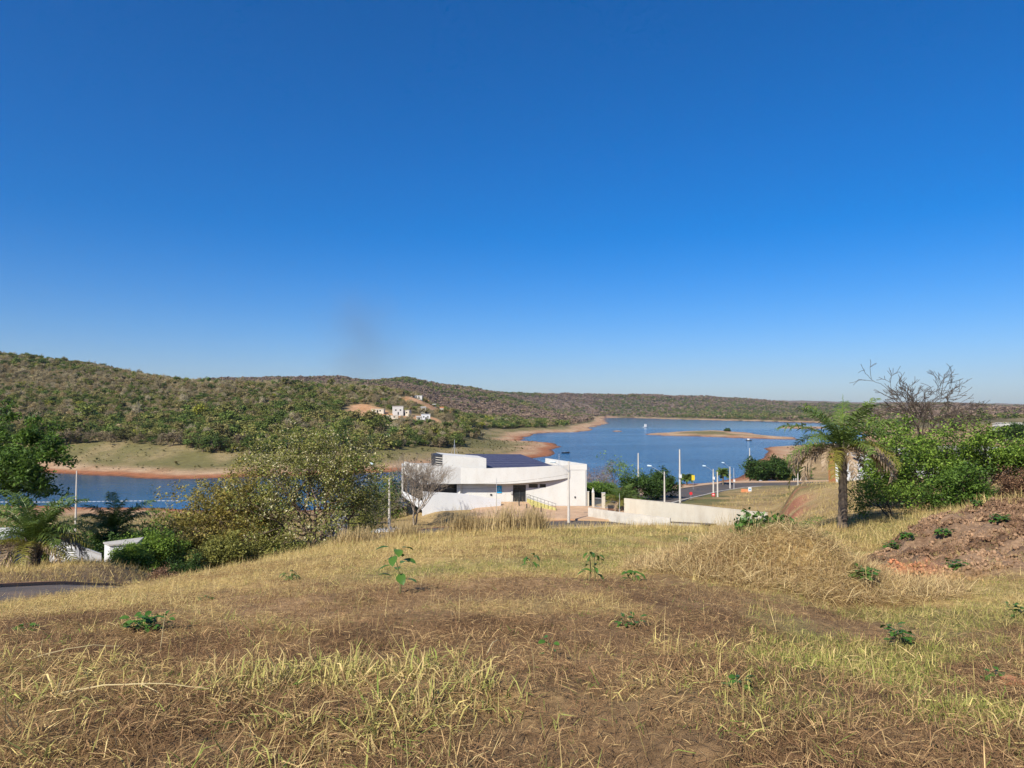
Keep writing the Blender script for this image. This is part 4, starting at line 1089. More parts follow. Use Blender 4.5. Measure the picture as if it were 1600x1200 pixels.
# ================================================================== PLANT BUILDING KIT
class TubeSet:
    """many thin tapered tubes gathered fast"""
    def __init__(s): s.v = []; s.f = []; s.n = 0
    def add(s, P, R, sides):
        P = np.asarray(P, float); k = len(P); R = np.asarray(R, float)
        T = np.gradient(P, axis=0); T /= np.linalg.norm(T, axis=1)[:, None] + 1e-9
        ref = np.array([1., 0, 0]) if abs(T[0, 0]) < .8 else np.array([0., 1, 0])
        U = ref - T * (T @ ref)[:, None]; U /= np.linalg.norm(U, axis=1)[:, None] + 1e-9
        W = np.cross(T, U); a = np.arange(sides) * 2 * np.pi / sides
        V = P[:, None] + R[:, None, None] * (U[:, None] * np.cos(a)[None, :, None] + W[:, None] * np.sin(a)[None, :, None])
        s.v.append(V.reshape(-1, 3))
        i = np.arange(k - 1)[:, None] * sides + s.n; j = np.arange(sides)[None]; j2 = (j + 1) % sides
        s.f.append(np.stack([i + j, i + j2, i + sides + j2, i + sides + j], -1).reshape(-1, 4)); s.n += k * sides
    def mesh(s, name): return mk_mesh(name, np.vstack(s.v), np.vstack(s.f), True)

def grow(rng, trunk_len, lean=(0, 0), r0=.15, levels=3, kids=(6, 5, 4), ratio=(.62, .6, .6), spread=(.8, .8, .9), up=.12, wander=.18, first=.35, flat=1.0, trunks=1, min_r=.006, droop=0.0):
    """branching skeleton: returns TubeSet and tips (pos, dir)"""
    ts = TubeSet(); tips = []; twigs = []
    def branch(p, d, Ln, r, lv):
        n = 6 if lv == 0 else 5 if lv == 1 else 4 if lv < 4 else 3
        P = [p]; dd = d.copy()
        for _ in range(n):
            dd = dd + rng.normal(0, wander, 3) + np.array([0, 0, up - droop * lv]); dd /= np.linalg.norm(dd)
            P.append(P[-1] + dd * Ln / n)
        P = np.array(P); end = max(min_r, r * (.45 if lv < levels else .25))
        ts.add(P, np.linspace(r, end, len(P)), 8 if lv == 0 else 5 if lv == 1 else 4 if r > .03 else 3)
        if lv >= levels:
            tips.append((P[-1], dd)); tips.append((P[len(P) // 2], dd)); return
        tips_here = kids[lv] if lv < len(kids) else kids[-1]
        for k in range(tips_here):
            f = first + (1 - first) * (k + rng.uniform(0, .8)) / tips_here if lv == 0 else rng.uniform(.3, 1.0)
            if k == tips_here - 1: f = 1.0
            f = min(f, 1.0); i = f * n; i0 = min(int(i), n - 1); q = P[i0] + (P[i0 + 1] - P[i0]) * (i - i0)
            ax = P[i0 + 1] - P[i0]; ax /= np.linalg.norm(ax)
            az = rng.uniform(0, 2 * np.pi) if lv else (k * 2.4 + rng.uniform(-.5, .5))
            u = np.cross(ax, [0, 0, 1.0]) if abs(ax[2]) < .95 else np.array([1., 0, 0]); u /= np.linalg.norm(u); w = np.cross(ax, u)
            ang = spread[min(lv, len(spread) - 1)] * rng.uniform(.6, 1.25)
            nd = ax * math.cos(ang) + (u * math.cos(az) + w * math.sin(az)) * math.sin(ang); nd[2] *= flat; nd /= np.linalg.norm(nd)
            branch(q, nd, Ln * ratio[min(lv, len(ratio) - 1)] * rng.uniform(.75, 1.2), max(min_r, r * (1 - .5 * f) * .62), lv + 1)
    for k in range(trunks):
        a = 2 * np.pi * k / max(trunks, 1) + rng.uniform(0, 1)
        sp_ = .0 if trunks == 1 else .28
        d = np.array([lean[0] + sp_ * math.cos(a), lean[1] + sp_ * math.sin(a), 1.0]); d /= np.linalg.norm(d)
        branch(np.array([.12 * math.cos(a), .12 * math.sin(a), -.3]) * (trunks > 1) + np.array([0, 0, -.3]) * (trunks == 1), d, trunk_len * rng.uniform(.85, 1.1), r0, 0)
    return ts, tips

def leaves(rng, C, size, aspect=.5, up=.4, outward=None, fold=.18, hang=0.0, tint=None):
    """one folded four-cornered leaf per row of C; size number or array"""
    n = len(C); size = np.broadcast_to(np.asarray(size, float), (n,)) * rng.uniform(.65, 1.3, n)
    nrm = rng.normal(0, 1, (n, 3)) + np.array([0, 0, up * 2.0])
    if outward is not None: nrm += outward * .9
    nrm /= np.linalg.norm(nrm, axis=1)[:, None]
    a = rng.normal(0, 1, (n, 3)) + np.array([0, 0, -hang * 2]); a -= nrm * (a * nrm).sum(1)[:, None]; a /= np.linalg.norm(a, axis=1)[:, None] + 1e-9
    b_ = np.cross(nrm, a)
    L_ = (a * size[:, None]); W_ = b_ * (size * aspect)[:, None]; D_ = nrm * (size * fold)[:, None]
    V = np.stack([C - L_ * .5, C + W_ * .5 + D_ * .5, C + L_ * .5 - D_ * .3, C - W_ * .5 + D_ * .5], 1).reshape(-1, 3)
    F = np.arange(n * 4).reshape(-1, 4)
    t = rng.uniform(0, 1, n) if tint is None else tint
    return V, F, np.repeat(t, 4)
def leaf_mesh(name, V, F, t):
    me = mk_mesh(name, V, F); add_attr(me, 'tint', t); return me
def clump_leaves(rng, tips, per, rad, size, name, squash=.75, pick=1.0, **kw):
    C = []; T = []
    for p, d in tips:
        if rng.uniform() > pick: continue
        k = rng.poisson(per); q = rng.normal(0, 1, (k, 3)); q /= np.linalg.norm(q, axis=1)[:, None] + 1e-9
        q *= (rng.uniform(0, 1, (k, 1)) ** .5) * rad; q[:, 2] *= squash
        C.append(p + d * rad * .3 + q); T.append(np.clip(rng.uniform(.1, .9) + rng.normal(0, .22, k), 0, 1))
    C = np.vstack(C); T = np.concatenate(T)
    return leaf_mesh(name, *leaves(rng, C, size, tint=T, **kw))

bark = pmat('bark', (.17, .12, .085), .95, .35, 6., .5)
pale_bark = pmat('pale_bark', (.34, .28, .22), .95, .3, 6., .4)
dark_bark = pmat('dark_bark', (.085, .065, .05), .95, .35, 6., .5)
palm_bark = pmat('palm_bark', (.15, .115, .085), .95, .4, 8., .6)
L_green = leafmat('leaf_green', (.040, .085, .016), (.135, .225, .036))
L_bright = leafmat('leaf_bright', (.050, .105, .014), (.270, .390, .060))
L_dark = leafmat('leaf_dark', (.026, .060, .014), (.090, .155, .032))
L_olive = leafmat('leaf_olive', (.115, .125, .030), (.360, .350, .095))
L_gold = leafmat('leaf_gold', (.150, .122, .028), (.400, .325, .082))
L_cream = leafmat('flower_cream', (.40, .36, .20), (.66, .60, .38), .25)
L_brown = leafmat('leaf_brown', (.13, .072, .040), (.26, .150, .085), .2)
L_deadpalm = leafmat('palm_dead', (.20, .135, .080), (.42, .32, .22), .15)
L_palm = leafmat('palm_green', (.045, .088, .018), (.165, .225, .050), .25, .4)
L_palmy = leafmat('palm_yellow', (.120, .120, .022), (.250, .225, .045), .25, .45)

def tree(name, label, loc, rz, wood_me, crown_mes, bark_m, cat='tree', group=None, scale=1.0):
    t = thing(name, label, cat, loc, rz, group); t.scale = (scale,) * 3
    obj('trunk', wood_me, bark_m, t)
    for nm, me, mt in crown_mes: obj(nm, me, mt, t)
    return t
def gz(x, y, dz=0.0): return (x, y, _H1(x, y) + dz)

def frond(rng, name, Ln, el0, droop, nl=46, ll=.5, ldroop=.35, w=.03, vee=.8):
    n = 16; s = np.linspace(0, 1, n); el = el0 - droop * s ** 1.3
    dP = np.column_stack([np.cos(el), 0 * s, np.sin(el)]) * Ln / (n - 1)
    P = np.vstack([[0, 0, 0], np.cumsum(dP, 0)[:-1]])
    T = dP / np.linalg.norm(dP, axis=1)[:, None]
    ts = TubeSet(); ts.add(P, np.linspace(.028, .006, n) * Ln / 2.6, 4)
    V = list(ts.v); F = list(ts.f); nv = ts.n; tint = [np.full(nv, .7)]
    for sd in (-1, 1):
        f = np.linspace(.14, .995, nl) + rng.uniform(-.006, .006, nl); f = np.clip(f, 0, .998)
        i = f * (n - 1); i0 = i.astype(int); fr = (i - i0)[:, None]
        q = P[i0] * (1 - fr) + P[np.minimum(i0 + 1, n - 1)] * fr; tg = T[i0]
        nup = np.cross(tg, [0, 1.0, 0]); nup *= np.where(nup[:, 2:3] < 0, -1, 1)
        ln = ll * (np.sin(np.pi * np.clip(.12 + .8 * f, 0, 1)) ** .7 + .12) * rng.uniform(.8, 1.1, nl)
        d1 = tg * .55 + np.array([0, sd * vee, 0]) + nup * rng.normal(.12, .22, (nl, 1)); d1 /= np.linalg.norm(d1, axis=1)[:, None]
        d2 = d1 + np.array([0, 0, -1.0]) * (ldroop * rng.uniform(.6, 1.5, (nl, 1))) * 2; d2 /= np.linalg.norm(d2, axis=1)[:, None]
        m_ = q + d1 * (ln * .5)[:, None]; e = m_ + d2 * (ln * .5)[:, None]
        wv = tg * w * .5
        V.append(np.stack([q - wv * .6, q + wv * .6, m_ + wv, m_ - wv, e], 1).reshape(-1, 3))
        k = np.arange(nl)[:, None] * 5 + nv
        F.append(np.hstack([k, k + 1, k + 2, k + 3])); F.append(np.hstack([k + 3, k + 2, k + 4, k + 4]))
        tint.append(np.repeat(np.clip(rng.uniform(.1, .9, nl), 0, 1), 5)); nv += nl * 5
    V = np.vstack(V); F = np.vstack(F)
    tri = F[:, 2] == F[:, 3]
    faces = [tuple(f) for f in F[~tri]] + [tuple(f[:3]) for f in F[tri]]
    me = mk_mesh(name, V, faces); add_attr(me, 'tint', np.concatenate(tint)); return me

def palm(name, label, loc, h, tr, greens, deads, Ln, seed, yellow=0, rings=True, spear=True, group=None, w=.034, ll=.55):
    rng = np.random.default_rng(seed)
    t = thing(name, label, 'palm tree', loc, 0, group)
    ts = TubeSet(); z = np.linspace(-.3, h, 34)
    R = tr * (1 + .12 * np.sin(np.arange(34) * 2.2)) * np.interp(z, [-.3, .2, h * .5, h], [1.35, 1.1, .95, 1.05])
    ts.add(np.column_stack([.05 * np.sin(z * .7), .04 * np.cos(z * .5), z]), R, 12); obj('trunk', ts.mesh('trunk'), palm_bark, t)
    top = Vector((.05 * math.sin(h * .7), .04 * math.cos(h * .5), h))
    # stubs of old leaf bases under the crown
    st = TubeSet()
    for k in range(16):
        a = k * 2.4; zz = h - .75 + .05 * k
        st.add([(tr * .8 * math.cos(a), tr * .8 * math.sin(a), zz), (tr * 1.5 * math.cos(a), tr * 1.5 * math.sin(a), zz + .25), (tr * 1.9 * math.cos(a), tr * 1.9 * math.sin(a), zz + .5)], [.06, .045, .02], 5)
    obj('leaf_base', st.mesh('leaf_base'), pale_bark, t)
    for k in range(greens):
        f = (k + .5) / greens; el = 1.40 - 1.25 * f + rng.normal(0, .08)
        me = frond(rng, 'frond', Ln * rng.uniform(.85, 1.08), el, .85 + .8 * f + rng.normal(0, .12), ll=ll * rng.uniform(.9, 1.1), w=w)
        o = obj('frond', me, L_palmy if k >= greens - yellow else L_palm, t, top); o.rotation_euler = (rng.normal(0, .12), 0, k * 2.39996 + rng.normal(0, .15))
    for k in range(deads):
        me = frond(rng, 'dead_frond', Ln * rng.uniform(.8, 1.0), rng.uniform(.25, .6), 2.25 + rng.normal(0, .15), ll=ll * .9, ldroop=.9, w=w * 1.15, vee=.5)
        o = obj('dead_frond', me, L_deadpalm, t, top - Vector((0, 0, .15))); o.rotation_euler = (0, 0, deads_az[k % len(deads_az)] + rng.normal(0, .1))
    if spear:
        me = frond(rng, 'spear_leaf', Ln * .8, 1.56, .06, 26, .18, .1, .03, .15)
        obj('spear_leaf', me, L_bright, t, top)
    return t
deads_az = [3.14, 0.05, 3.45, -.35, 2.8, .35, 3.75, -.7, 2.5, -.1, 3.3, .7, 4.5]

# ================================================================== NEAR AND MIDDLE TREES
R_ = np.random.default_rng
# palm on the right of the plot
px_, py_ = XY(1313, 33.2)
palm('palm_tree', 'tall palm with brown hanging dead fronds beside the reddish soil bank', gz(px_, py_), 3.6, .195, 23, 13, 3.2, 11, yellow=5, w=.056, ll=.60)
# broad green tree, two crowns
def broad_tree(name, label, px, Y, seed, h, r0, leafm, per, rad, size, barkm=dark_bark, levels=3, kids=(7, 6, 5), lean=(0, 0), trunks=1, spread=(1.0, .8, .9), up=.05, flat=.8, extra=None, dz=0., group=None, first=.3, squash=.7, pick=1.0, aspect=.5, hang=0., cat='tree', ratio=(.8, .62, .6), cname='crown'):
    rng = R_(seed); ts, tips = grow(rng, h, lean, r0, levels, kids, ratio, spread, up, .16, first, flat, trunks)
    x, y = XY(px, Y); q_ = .42 if Y > 80 else .55 if Y > 42.5 else .82; per = per * q_; size = size * (1 / q_) ** .45
    if extra: extra = [(a, b_ * q_, c, d * (1 / q_) ** .45, e, f) for a, b_, c, d, e, f in extra]
    cr = [(cname, clump_leaves(rng, tips, per, rad, size, 'crown', squash, pick, aspect=aspect, hang=hang, up=.75), leafm)]
    if extra:
        for (m_, pr, rd, sz, pk, nm) in extra: cr.append((nm, clump_leaves(rng, tips, pr, rd, sz, nm, squash, pk), m_))
    return tree(name, label, gz(x, y, dz), 0, ts.mesh('trunk'), cr, barkm, cat, group)
broad_tree('broadleaf_tree', 'broad bright green tree right of the palm, spreading over its own shade', 1440, 41, 21, 2.5, .2, L_bright, 34, .55, .16, lean=(-.15, 0), trunks=2, kids=(6, 6, 4), up=.06)
tr_ = broad_tree('broadleaf_tree', 'dense bright green tree at the right edge of the picture', 1536, 40, 22, 2.3, .18, L_bright, 34, .55, .16, trunks=2, kids=(6, 6, 4), lean=(.0, 0))
tr_.scale = (.95, .95, .86)
broad_tree('broadleaf_tree', 'low green tree filling the gap below the two bright crowns', 1490, 36.5, 27, 1.25, .1, L_green, 24, .45, .14, trunks=2, kids=(5, 5, 4))
broad_tree('sapling', 'leaning leafy sapling with loose yellow green foliage right of the palm', 1392, 36.5, 23, 1.35, .05, L_bright, 12, .38, .12, kids=(6, 5, 3), lean=(-.5, 0), trunks=2)
broad_tree('shrub', 'reddish brown shrub on the soil bank at the right edge', 1588, 27, 24, .7, .03, L_brown, 16, .24, .07, kids=(6, 5, 3), trunks=3, cat='shrub')
# leafless tree against the sky
rng = R_(31); ts, tips = grow(rng, 6.3, (-.04, 0), .30, 5, (7, 5, 4, 3, 3), (.72, .66, .64, .62, .6), (.95, .65, .6, .65, .7), .03, .15, .5, .85, 1, .024)
x, y = XY(1415, 70); bt = tree('bare_tree', 'leafless grey tree standing against the sky behind the green trees', gz(x, y), .4, ts.mesh('trunk'), [], dark_bark); bt.scale = (.95, .95, .95)
for k in (len(tips) // 5, len(tips) // 2):
    q = np.array(tips[k][0]) * np.array([1, 1, .95]); C = q + R_(5 + k).normal(0, .2, (150, 3))
    obj('mistletoe', leaf_mesh('mistletoe', *leaves(R_(9), C, .16)), L_dark, bt)
# tree at the left edge and the palms below it
broad_tree('broadleaf_tree', 'dark glossy leaved tree cut by the left edge', -58, 42, 41, 7.0, .18, L_green, 54, .56, .25, kids=(10, 6, 4), first=.62, spread=(1.15, .8, .9), up=.03, ratio=(.34, .6, .6), hang=.5, aspect=.45, pick=.95)
deads_az = [3.8, 4.6, 5.2, 5.8, .3, 2.9, 1.4, 4.2]
x, y = XY(58, 33); palm('palm_tree', 'bushy low palm with hanging dead fronds at the left', gz(x, y), 1.0, .26, 30, 12, 2.9, 42, yellow=10, spear=False, ll=.65, w=.05)
x, y = XY(182, 47); palm('palm_tree', 'dark green palm rising from shrubs right of the white pole', gz(x, y, .6), 2.0, .2, 20, 0, 3.0, 43, spear=True, ll=.65, w=.06)
broad_tree('shrub', 'dense dark green shrub around the foot of the dark palm', 165, 45, 44, 1.5, .06, L_dark, 34, .5, .14, kids=(7, 6, 4), trunks=3, cat='shrub', flat=.6)
broad_tree('shrub', 'dark green shrub between the dark palm and the yellowish bush', 212, 46, 45, 1.4, .06, L_dark, 30, .48, .14, kids=(7, 5, 4), trunks=3, cat='shrub', flat=.6)
broad_tree('shrub', 'yellow green feathery shrub behind the white outbuilding', 240, 43, 46, 1.5, .05, L_bright, 26, .4, .11, kids=(6, 5, 4), trunks=3, cat='shrub', hang=.4)
broad_tree('shrub', 'bright green bush half hiding the white outbuilding', 205, 37.5, 147, .75, .04, L_bright, 26, .28, .10, kids=(6, 5, 3), trunks=3, cat='shrub')
broad_tree('shrub', 'small deep green bush left of the fallen branch', 291, 36, 47, .8, .04, L_dark, 26, .27, .09, kids=(6, 5, 3), trunks=2, cat='shrub')
broad_tree('shrub', 'orange brown shrub at the left foot of the golden tree', 300, 52, 48, 1.5, .05, L_gold, 22, .42, .12, kids=(6, 5, 4), trunks=3, cat='shrub')
broad_tree('shrub', 'rust brown dry bush in the tall grass at left', 268, 30.5, 49, .55, .03, L_brown, 18, .22, .07, kids=(6, 5, 3), trunks=3, cat='shrub')
# the two large trees left of the centre
tr_ = broad_tree('olive_tree', 'golden olive rounded tree before the inlet, left of the flowering tree', 376, 56, 51, 5.0, .18, L_gold, 30, .68, .18, bark, kids=(8, 6, 5), trunks=3, ratio=(.72, .62, .6), up=.03, first=.25, dz=-.2, extra=[(L_olive, 9, .75, .19, .7, 'leaf_clump')])
tr_.scale = (.86, .86, .9)
tr_ = broad_tree('flowering_tree', 'olive tree with pale cream blossoms and reddish stems left of the building', 492, 54, 52, 6.3, .19, L_olive, 27, .66, .17, bark, kids=(8, 6, 5), trunks=3, ratio=(.70, .62, .6), up=.05, first=.35, extra=[(L_cream, 9, .62, .16, .5, 'blossom'), (L_green, 4, .7, .18, .5, 'leaf_clump')])
tr_.scale = (.86, .86, .96)
broad_tree('olive_tree', 'low olive tree filling the foot between golden and flowering trees', 425, 50, 53, 1.5, .08, L_olive, 12, .5, .15, bark, kids=(7, 6, 4), trunks=3, up=.02)
broad_tree('shrub', 'grey green shrub at the foot of the golden tree', 345, 47, 54, 1.3, .06, L_olive, 22, .45, .13, kids=(6, 6, 4), trunks=3, cat='shrub')
broad_tree('shrub', 'white flowering bush beside the water tank', 474, 60, 55, 1.0, .04, L_cream, 16, .4, .13, kids=(6, 5, 3), trunks=3, cat='shrub', extra=[(L_green, 10, .4, .13, .8, 'leaf_clump')])
broad_tree('thicket', 'thin green brown saplings left of the grey lamp pole', 578, 86, 56, 3.6, .06, L_olive, 6, .5, .16, pale_bark, kids=(6, 5, 3), trunks=5, first=.3, up=.1, cat='tree')
broad_tree('broadleaf_tree', 'dark green tree behind the left end of the white building', 640, 128, 57, 3.4, .16, L_dark, 26, .8, .24, kids=(7, 6, 4), trunks=2)
broad_tree('broadleaf_tree', 'green tree behind the grey lamp pole', 598, 118, 58, 3.0, .15, L_green, 22, .75, .24, kids=(7, 6, 4), trunks=2)
rng = R_(61); ts, tips = grow(rng, 4.1, (.05, 0), .15, 5, (7, 5, 4, 3, 2), (.72, .66, .64, .62, .6), (.62, .55, .6, .65, .7), .10, .14, .35, 1.0, 2, .016)
x, y = XY(649, 98); tree('bare_tree', 'leafless brown tree casting its shadow on the white ramp wall', gz(x, y), .3, ts.mesh('trunk'), [('dry_leaf', clump_leaves(rng, tips, 1.0, .4, .14, 'dry_leaf', pick=.12), L_brown)], pale_bark)
# right of the building
deads_az = [3.9, 5.0]
x, y = XY(971, 107.5); palm('palm_tree', 'yellow green palm by the gate right of the white building', gz(x, y), 1.6, .2, 20, 2, 3.3, 71, yellow=8, ll=.8, w=.06, spear=False)
x, y = XY(1071.5, 200); palm('palm_tree', 'small round palm beside the yellow sign', gz(x, y), 3.0, .22, 20, 0, 2.2, 72, ll=.9, w=.12, spear=False)
x, y = XY(1128, 205); palm('palm_tree', 'small round palm behind the lamp at the bend', gz(x, y), 3.0, .22, 20, 0, 2.4, 73, ll=.9, w=.12, spear=False)
broad_tree('broadleaf_tree', 'dark green tree between the tall pole and the street lamp', 1026, 150, 74, 2.9, .18, L_dark, 34, .8, .3, kids=(7, 6, 4), trunks=2)
broad_tree('broadleaf_tree', 'dark green tree left of the wide street, below the lamp', 1000, 140, 75, 3.0, .18, L_dark, 26, .9, .3, kids=(7, 5, 4), trunks=2)
broad_tree('broadleaf_tree', 'light green young tree standing against the water', 957, 150, 76, 4.2, .14, L_bright, 14, .7, .26, kids=(6, 5, 3), first=.4)
broad_tree('shrub', 'green hedge-like shrub behind the pointed gate pillar', 932, 124, 77, 1.6, .08, L_bright, 30, .7, .22, kids=(7, 6, 4), trunks=3, cat='shrub', flat=.5)
broad_tree('shrub', 'dark shrub at the foot of the yellow green palm', 985, 112, 78, 1.2, .07, L_dark, 28, .6, .2, kids=(7, 5, 4), trunks=3, cat='shrub', flat=.5)
broad_tree('shrub', 'dark green shrub behind the cream gate pillar', 950, 122, 79, 1.7, .07, L_green, 28, .65, .2, kids=(7, 5, 4), trunks=3, cat='shrub', flat=.5)
broad_tree('thicket', 'grey leafless thicket at the corner of the white building', 932, 150, 80, 3.8, .08, L_brown, 1.5, .6, .2, pale_bark, kids=(7, 6, 5), trunks=5, up=.1)
broad_tree('broadleaf_tree', 'round dark green tree on the shore at the end of the street', 1204, 226, 81, 5.2, .3, L_dark, 36, 1.4, .45, kids=(8, 6, 5), trunks=2, spread=(1.15, .8, .9), flat=.6, up=0.0)
broad_tree('broadleaf_tree', 'greyish green tree right of the round dark tree', 1226, 236, 82, 3.9, .25, L_olive, 22, 1.1, .4, kids=(7, 6, 4), trunks=2)
broad_tree('shrub', 'green shrub behind the white pavement posts', 1250, 245, 83, 2.2, .12, L_green, 26, .9, .35, kids=(7, 5, 4), trunks=3, cat='shrub')
broad_tree('broadleaf_tree', 'dark tree before the far apartment block at the right edge', 1592, 330, 84, 5.0, .3, L_dark, 24, 1.4, .6, kids=(7, 6, 4), trunks=2)
# scrub on the way down to the water, left
for k, (px, Y, lab, mt, h) in enumerate((
    (20, 60, 'dark green bush behind the left edge tree', L_dark, 1.8), (90, 58, 'green bush behind the bushy low palm', L_green, 1.6), (255, 66, 'olive bush near the shore behind the yellow green shrub', L_olive, 1.6),
    (320, 70, 'olive bush on the shore behind the golden tree', L_olive, 2.0), (540, 75, 'olive bush right of the water tank', L_olive, 1.6), (560, 100, 'green bush down the slope behind the thin saplings', L_green, 2.2))):
    broad_tree('shrub', lab, px, Y, 90 + k, h, .06, mt, 24, .55, .18, kids=(7, 5, 4), trunks=3, cat='shrub', flat=.7)

# ================================================================== SCATTERED GROWTH (stuff)
def scatter(name, label, P, idx, rot, scl, tint, protos):
    """points carrying instances of the given prototype meshes"""
    coll = bpy.data.collections.new(name + '_kinds')
    for k, (me, mt) in enumerate(protos):
        if len(me.materials) == 0:
            for q in (mt if isinstance(mt, (list, tuple)) else [mt]): me.materials.append(q)
        o = bpy.data.objects.new('%s_kind_%02d' % (name, k), me); coll.objects.link(o)
    me = bpy.data.meshes.new(name); me.vertices.add(len(P)); me.vertices.foreach_set('co', np.asarray(P, np.float32).ravel())
    a = me.attributes.new('idx', 'INT', 'POINT'); a.data.foreach_set('value', np.asarray(idx, np.int32))
    add_attr(me, 'rot', rot, 'FLOAT_VECTOR'); add_attr(me, 'scl', scl, 'FLOAT_VECTOR'); add_attr(me, 'gtint', tint, 'FLOAT_COLOR')
    me.update()
    o = obj(name, me)
    ng = bpy.data.node_groups.new(name, 'GeometryNodeTree')
    ng.interface.new_socket('Geometry', in_out='INPUT', socket_type='NodeSocketGeometry')
    ng.interface.new_socket('Geometry', in_out='OUTPUT', socket_type='NodeSocketGeometry')
    N = ng.nodes; L = ng.links
    gi = N.new('NodeGroupInput'); go = N.new('NodeGroupOutput'); ip = N.new('GeometryNodeInstanceOnPoints')
    ci = N.new('GeometryNodeCollectionInfo'); ci.inputs['Collection'].default_value = coll
    ci.inputs['Separate Children'].default_value = True; ci.inputs['Reset Children'].default_value = True
    def na(nm, tp):
        n = N.new('GeometryNodeInputNamedAttribute'); n.data_type = tp; n.inputs['Name'].default_value = nm; return n.outputs['Attribute']
    L.new(gi.outputs[0], ip.inputs['Points']); L.new(ci.outputs[0], ip.inputs['Instance']); ip.inputs['Pick Instance'].default_value = True
    L.new(na('idx', 'INT'), ip.inputs['Instance Index']); L.new(na('scl', 'FLOAT_VECTOR'), ip.inputs['Scale'])
    er = N.new('FunctionNodeEulerToRotation'); L.new(na('rot', 'FLOAT_VECTOR'), er.inputs[0]); L.new(er.outputs[0], ip.inputs['Rotation'])
    L.new(ip.outputs[0], go.inputs[0])
    md = o.modifiers.new('scatter', 'NODES'); md.node_group = ng
    return tag(o, label, kind='stuff')

W_leaf = leafmat('wood_leaf', (.55, .55, .55), (1.35, 1.3, 1.2), .25, .8, inst=True, spec=.1)
W_twig = leafmat('wood_twig', (.7, .7, .7), (1.3, 1.3, 1.3), .0, .9, inst=True, spec=.05)
# prototype trees, one metre scale about 6 m tall
def proto_leafy(seed, n, h, rx, lobes, size):
    rng = R_(seed); C = []; T = []
    for k in range(lobes):
        a = rng.uniform(0, 2 * np.pi); q = rng.uniform(0, .75) * rx; c = np.array([q * math.cos(a), q * math.sin(a), h * rng.uniform(.42, .82)])
        rr = rx * rng.uniform(.38, .6); m_ = n // lobes
        d = rng.normal(0, 1, (m_, 3)); d /= np.linalg.norm(d, axis=1)[:, None]; d *= rr * rng.uniform(.6, 1.05, (m_, 1)); d[:, 2] *= .75
        C.append(c + d); T.append(np.clip(rng.uniform(.15, .85) + rng.normal(0, .2, m_), 0, 1))
    C = np.vstack(C); V, F, t = leaves(rng, C, size, .8, .5, tint=np.concatenate(T))
    ts = TubeSet(); ts.add([(0, 0, -1.), (0, 0, h * .6)], [.12, .05], 4)
    V2 = np.vstack(ts.v); F2 = np.vstack(ts.f) + len(V)
    return leaf_mesh('proto', np.vstack([V, V2]), np.vstack([F, F2]), np.concatenate([t, np.full(len(V2), .3)]))
def proto_bare(seed, levels=3, kids=(6, 6, 6), h=3.2, mr=.02):
    rng = R_(seed); ts, tips = grow(rng, h, (0, 0), .09, levels, kids, (.72, .6, .55), (.7, .65, .7), .10, .15, .25, 1.0, 2, mr)
    V = np.vstack(ts.v); F = np.vstack(ts.f)
    C = np.array([p for p, d in tips]); C = np.vstack([C + rng.normal(0, .35, C.shape) for _ in range(2)])
    V1, F1, t1 = leaves(rng, C, .34, .35, .2)
    return leaf_mesh('proto', np.vstack([V, V1]), np.vstack([F, F1 + len(V)]), np.concatenate([rng.uniform(.4, .9, len(V)), t1]))
protos = [(proto_leafy(201 + k, 330, 6.0, 2.7, 9, .62), W_leaf) for k in range(4)] + [(proto_leafy(211 + k, 200, 5.2, 2.3, 7, .55), W_leaf) for k in range(2)] \
       + [(proto_bare(221 + k), W_twig) for k in range(3)]
far_protos = [(proto_leafy(231 + k, 60, 6.0, 3.0, 6, 1.5), W_leaf) for k in range(4)]

rng = R_(77)
GREENS = np.array([(.105, .145, .036), (.140, .165, .045), (.180, .180, .060), (.085, .125, .034), (.20, .18, .075)])
DRYS = np.array([(.235, .195, .115), (.255, .205, .115), (.205, .17, .105), (.29, .25, .165), (.245, .185, .095)])
# woodland across the inlet
n = 62000
Yt = np.sqrt(rng.uniform(300 ** 2, 1150 ** 2, n)); tt = rng.uniform(-.95, .16, n); X = tt * Yt
d = shore(X, Yt); nz = fbm(X / 60, Yt / 60, 301, 4); fine = fbm(X / 14, Yt / 14, 302, 2)
margin = 56 + (fbm(X / 25, Yt / 25, 303, 3) - .5) * 18
keep = (d > margin) & (rng.uniform(0, 1, n) < .45 + .9 * smooth(.3, .55, nz)) 
for p, r_ in CLEAR: keep &= np.hypot(X - p.x, (Yt - p.y + 8) * .55) > r_ * 1.3
keep &= ~((X > xof(735, 1) * Yt) & (Yt < 440))
X, Yt, d, nz, fine = X[keep], Yt[keep], d[keep], nz[keep], fine[keep]
Z = height(X, Yt); n = len(X)
up_h = smooth(14, 40, Z)                                     # greener along the foot, drier up the slope
green_p = np.clip(.86 - .50 * up_h + (nz - .5) * 2.0 + .22 * smooth(70, 95, Z), .12, .95)
isg = rng.uniform(0, 1, n) < green_p
bare = (~isg) & (rng.uniform(0, 1, n) < .55)
idx = np.where(bare, rng.integers(6, 9, n), np.where(isg, rng.integers(0, 4, n), rng.integers(3, 6, n)))
col = np.where(isg[:, None], GREENS[rng.integers(0, 5, n)] * 1.2, DRYS[rng.integers(0, 5, n)] * 1.25) * rng.uniform(.72, 1.28, (n, 1))
col[rng.uniform(0, 1, n) < .012] = (.26, .27, .045)
col *= (.8 + .5 * fine)[:, None]
sc = np.exp(rng.normal(-.30, .28, n)) * np.where(isg, 1.0, .9) * np.where(up_h < .3, 1.12, .85)
order = np.argsort(Yt)
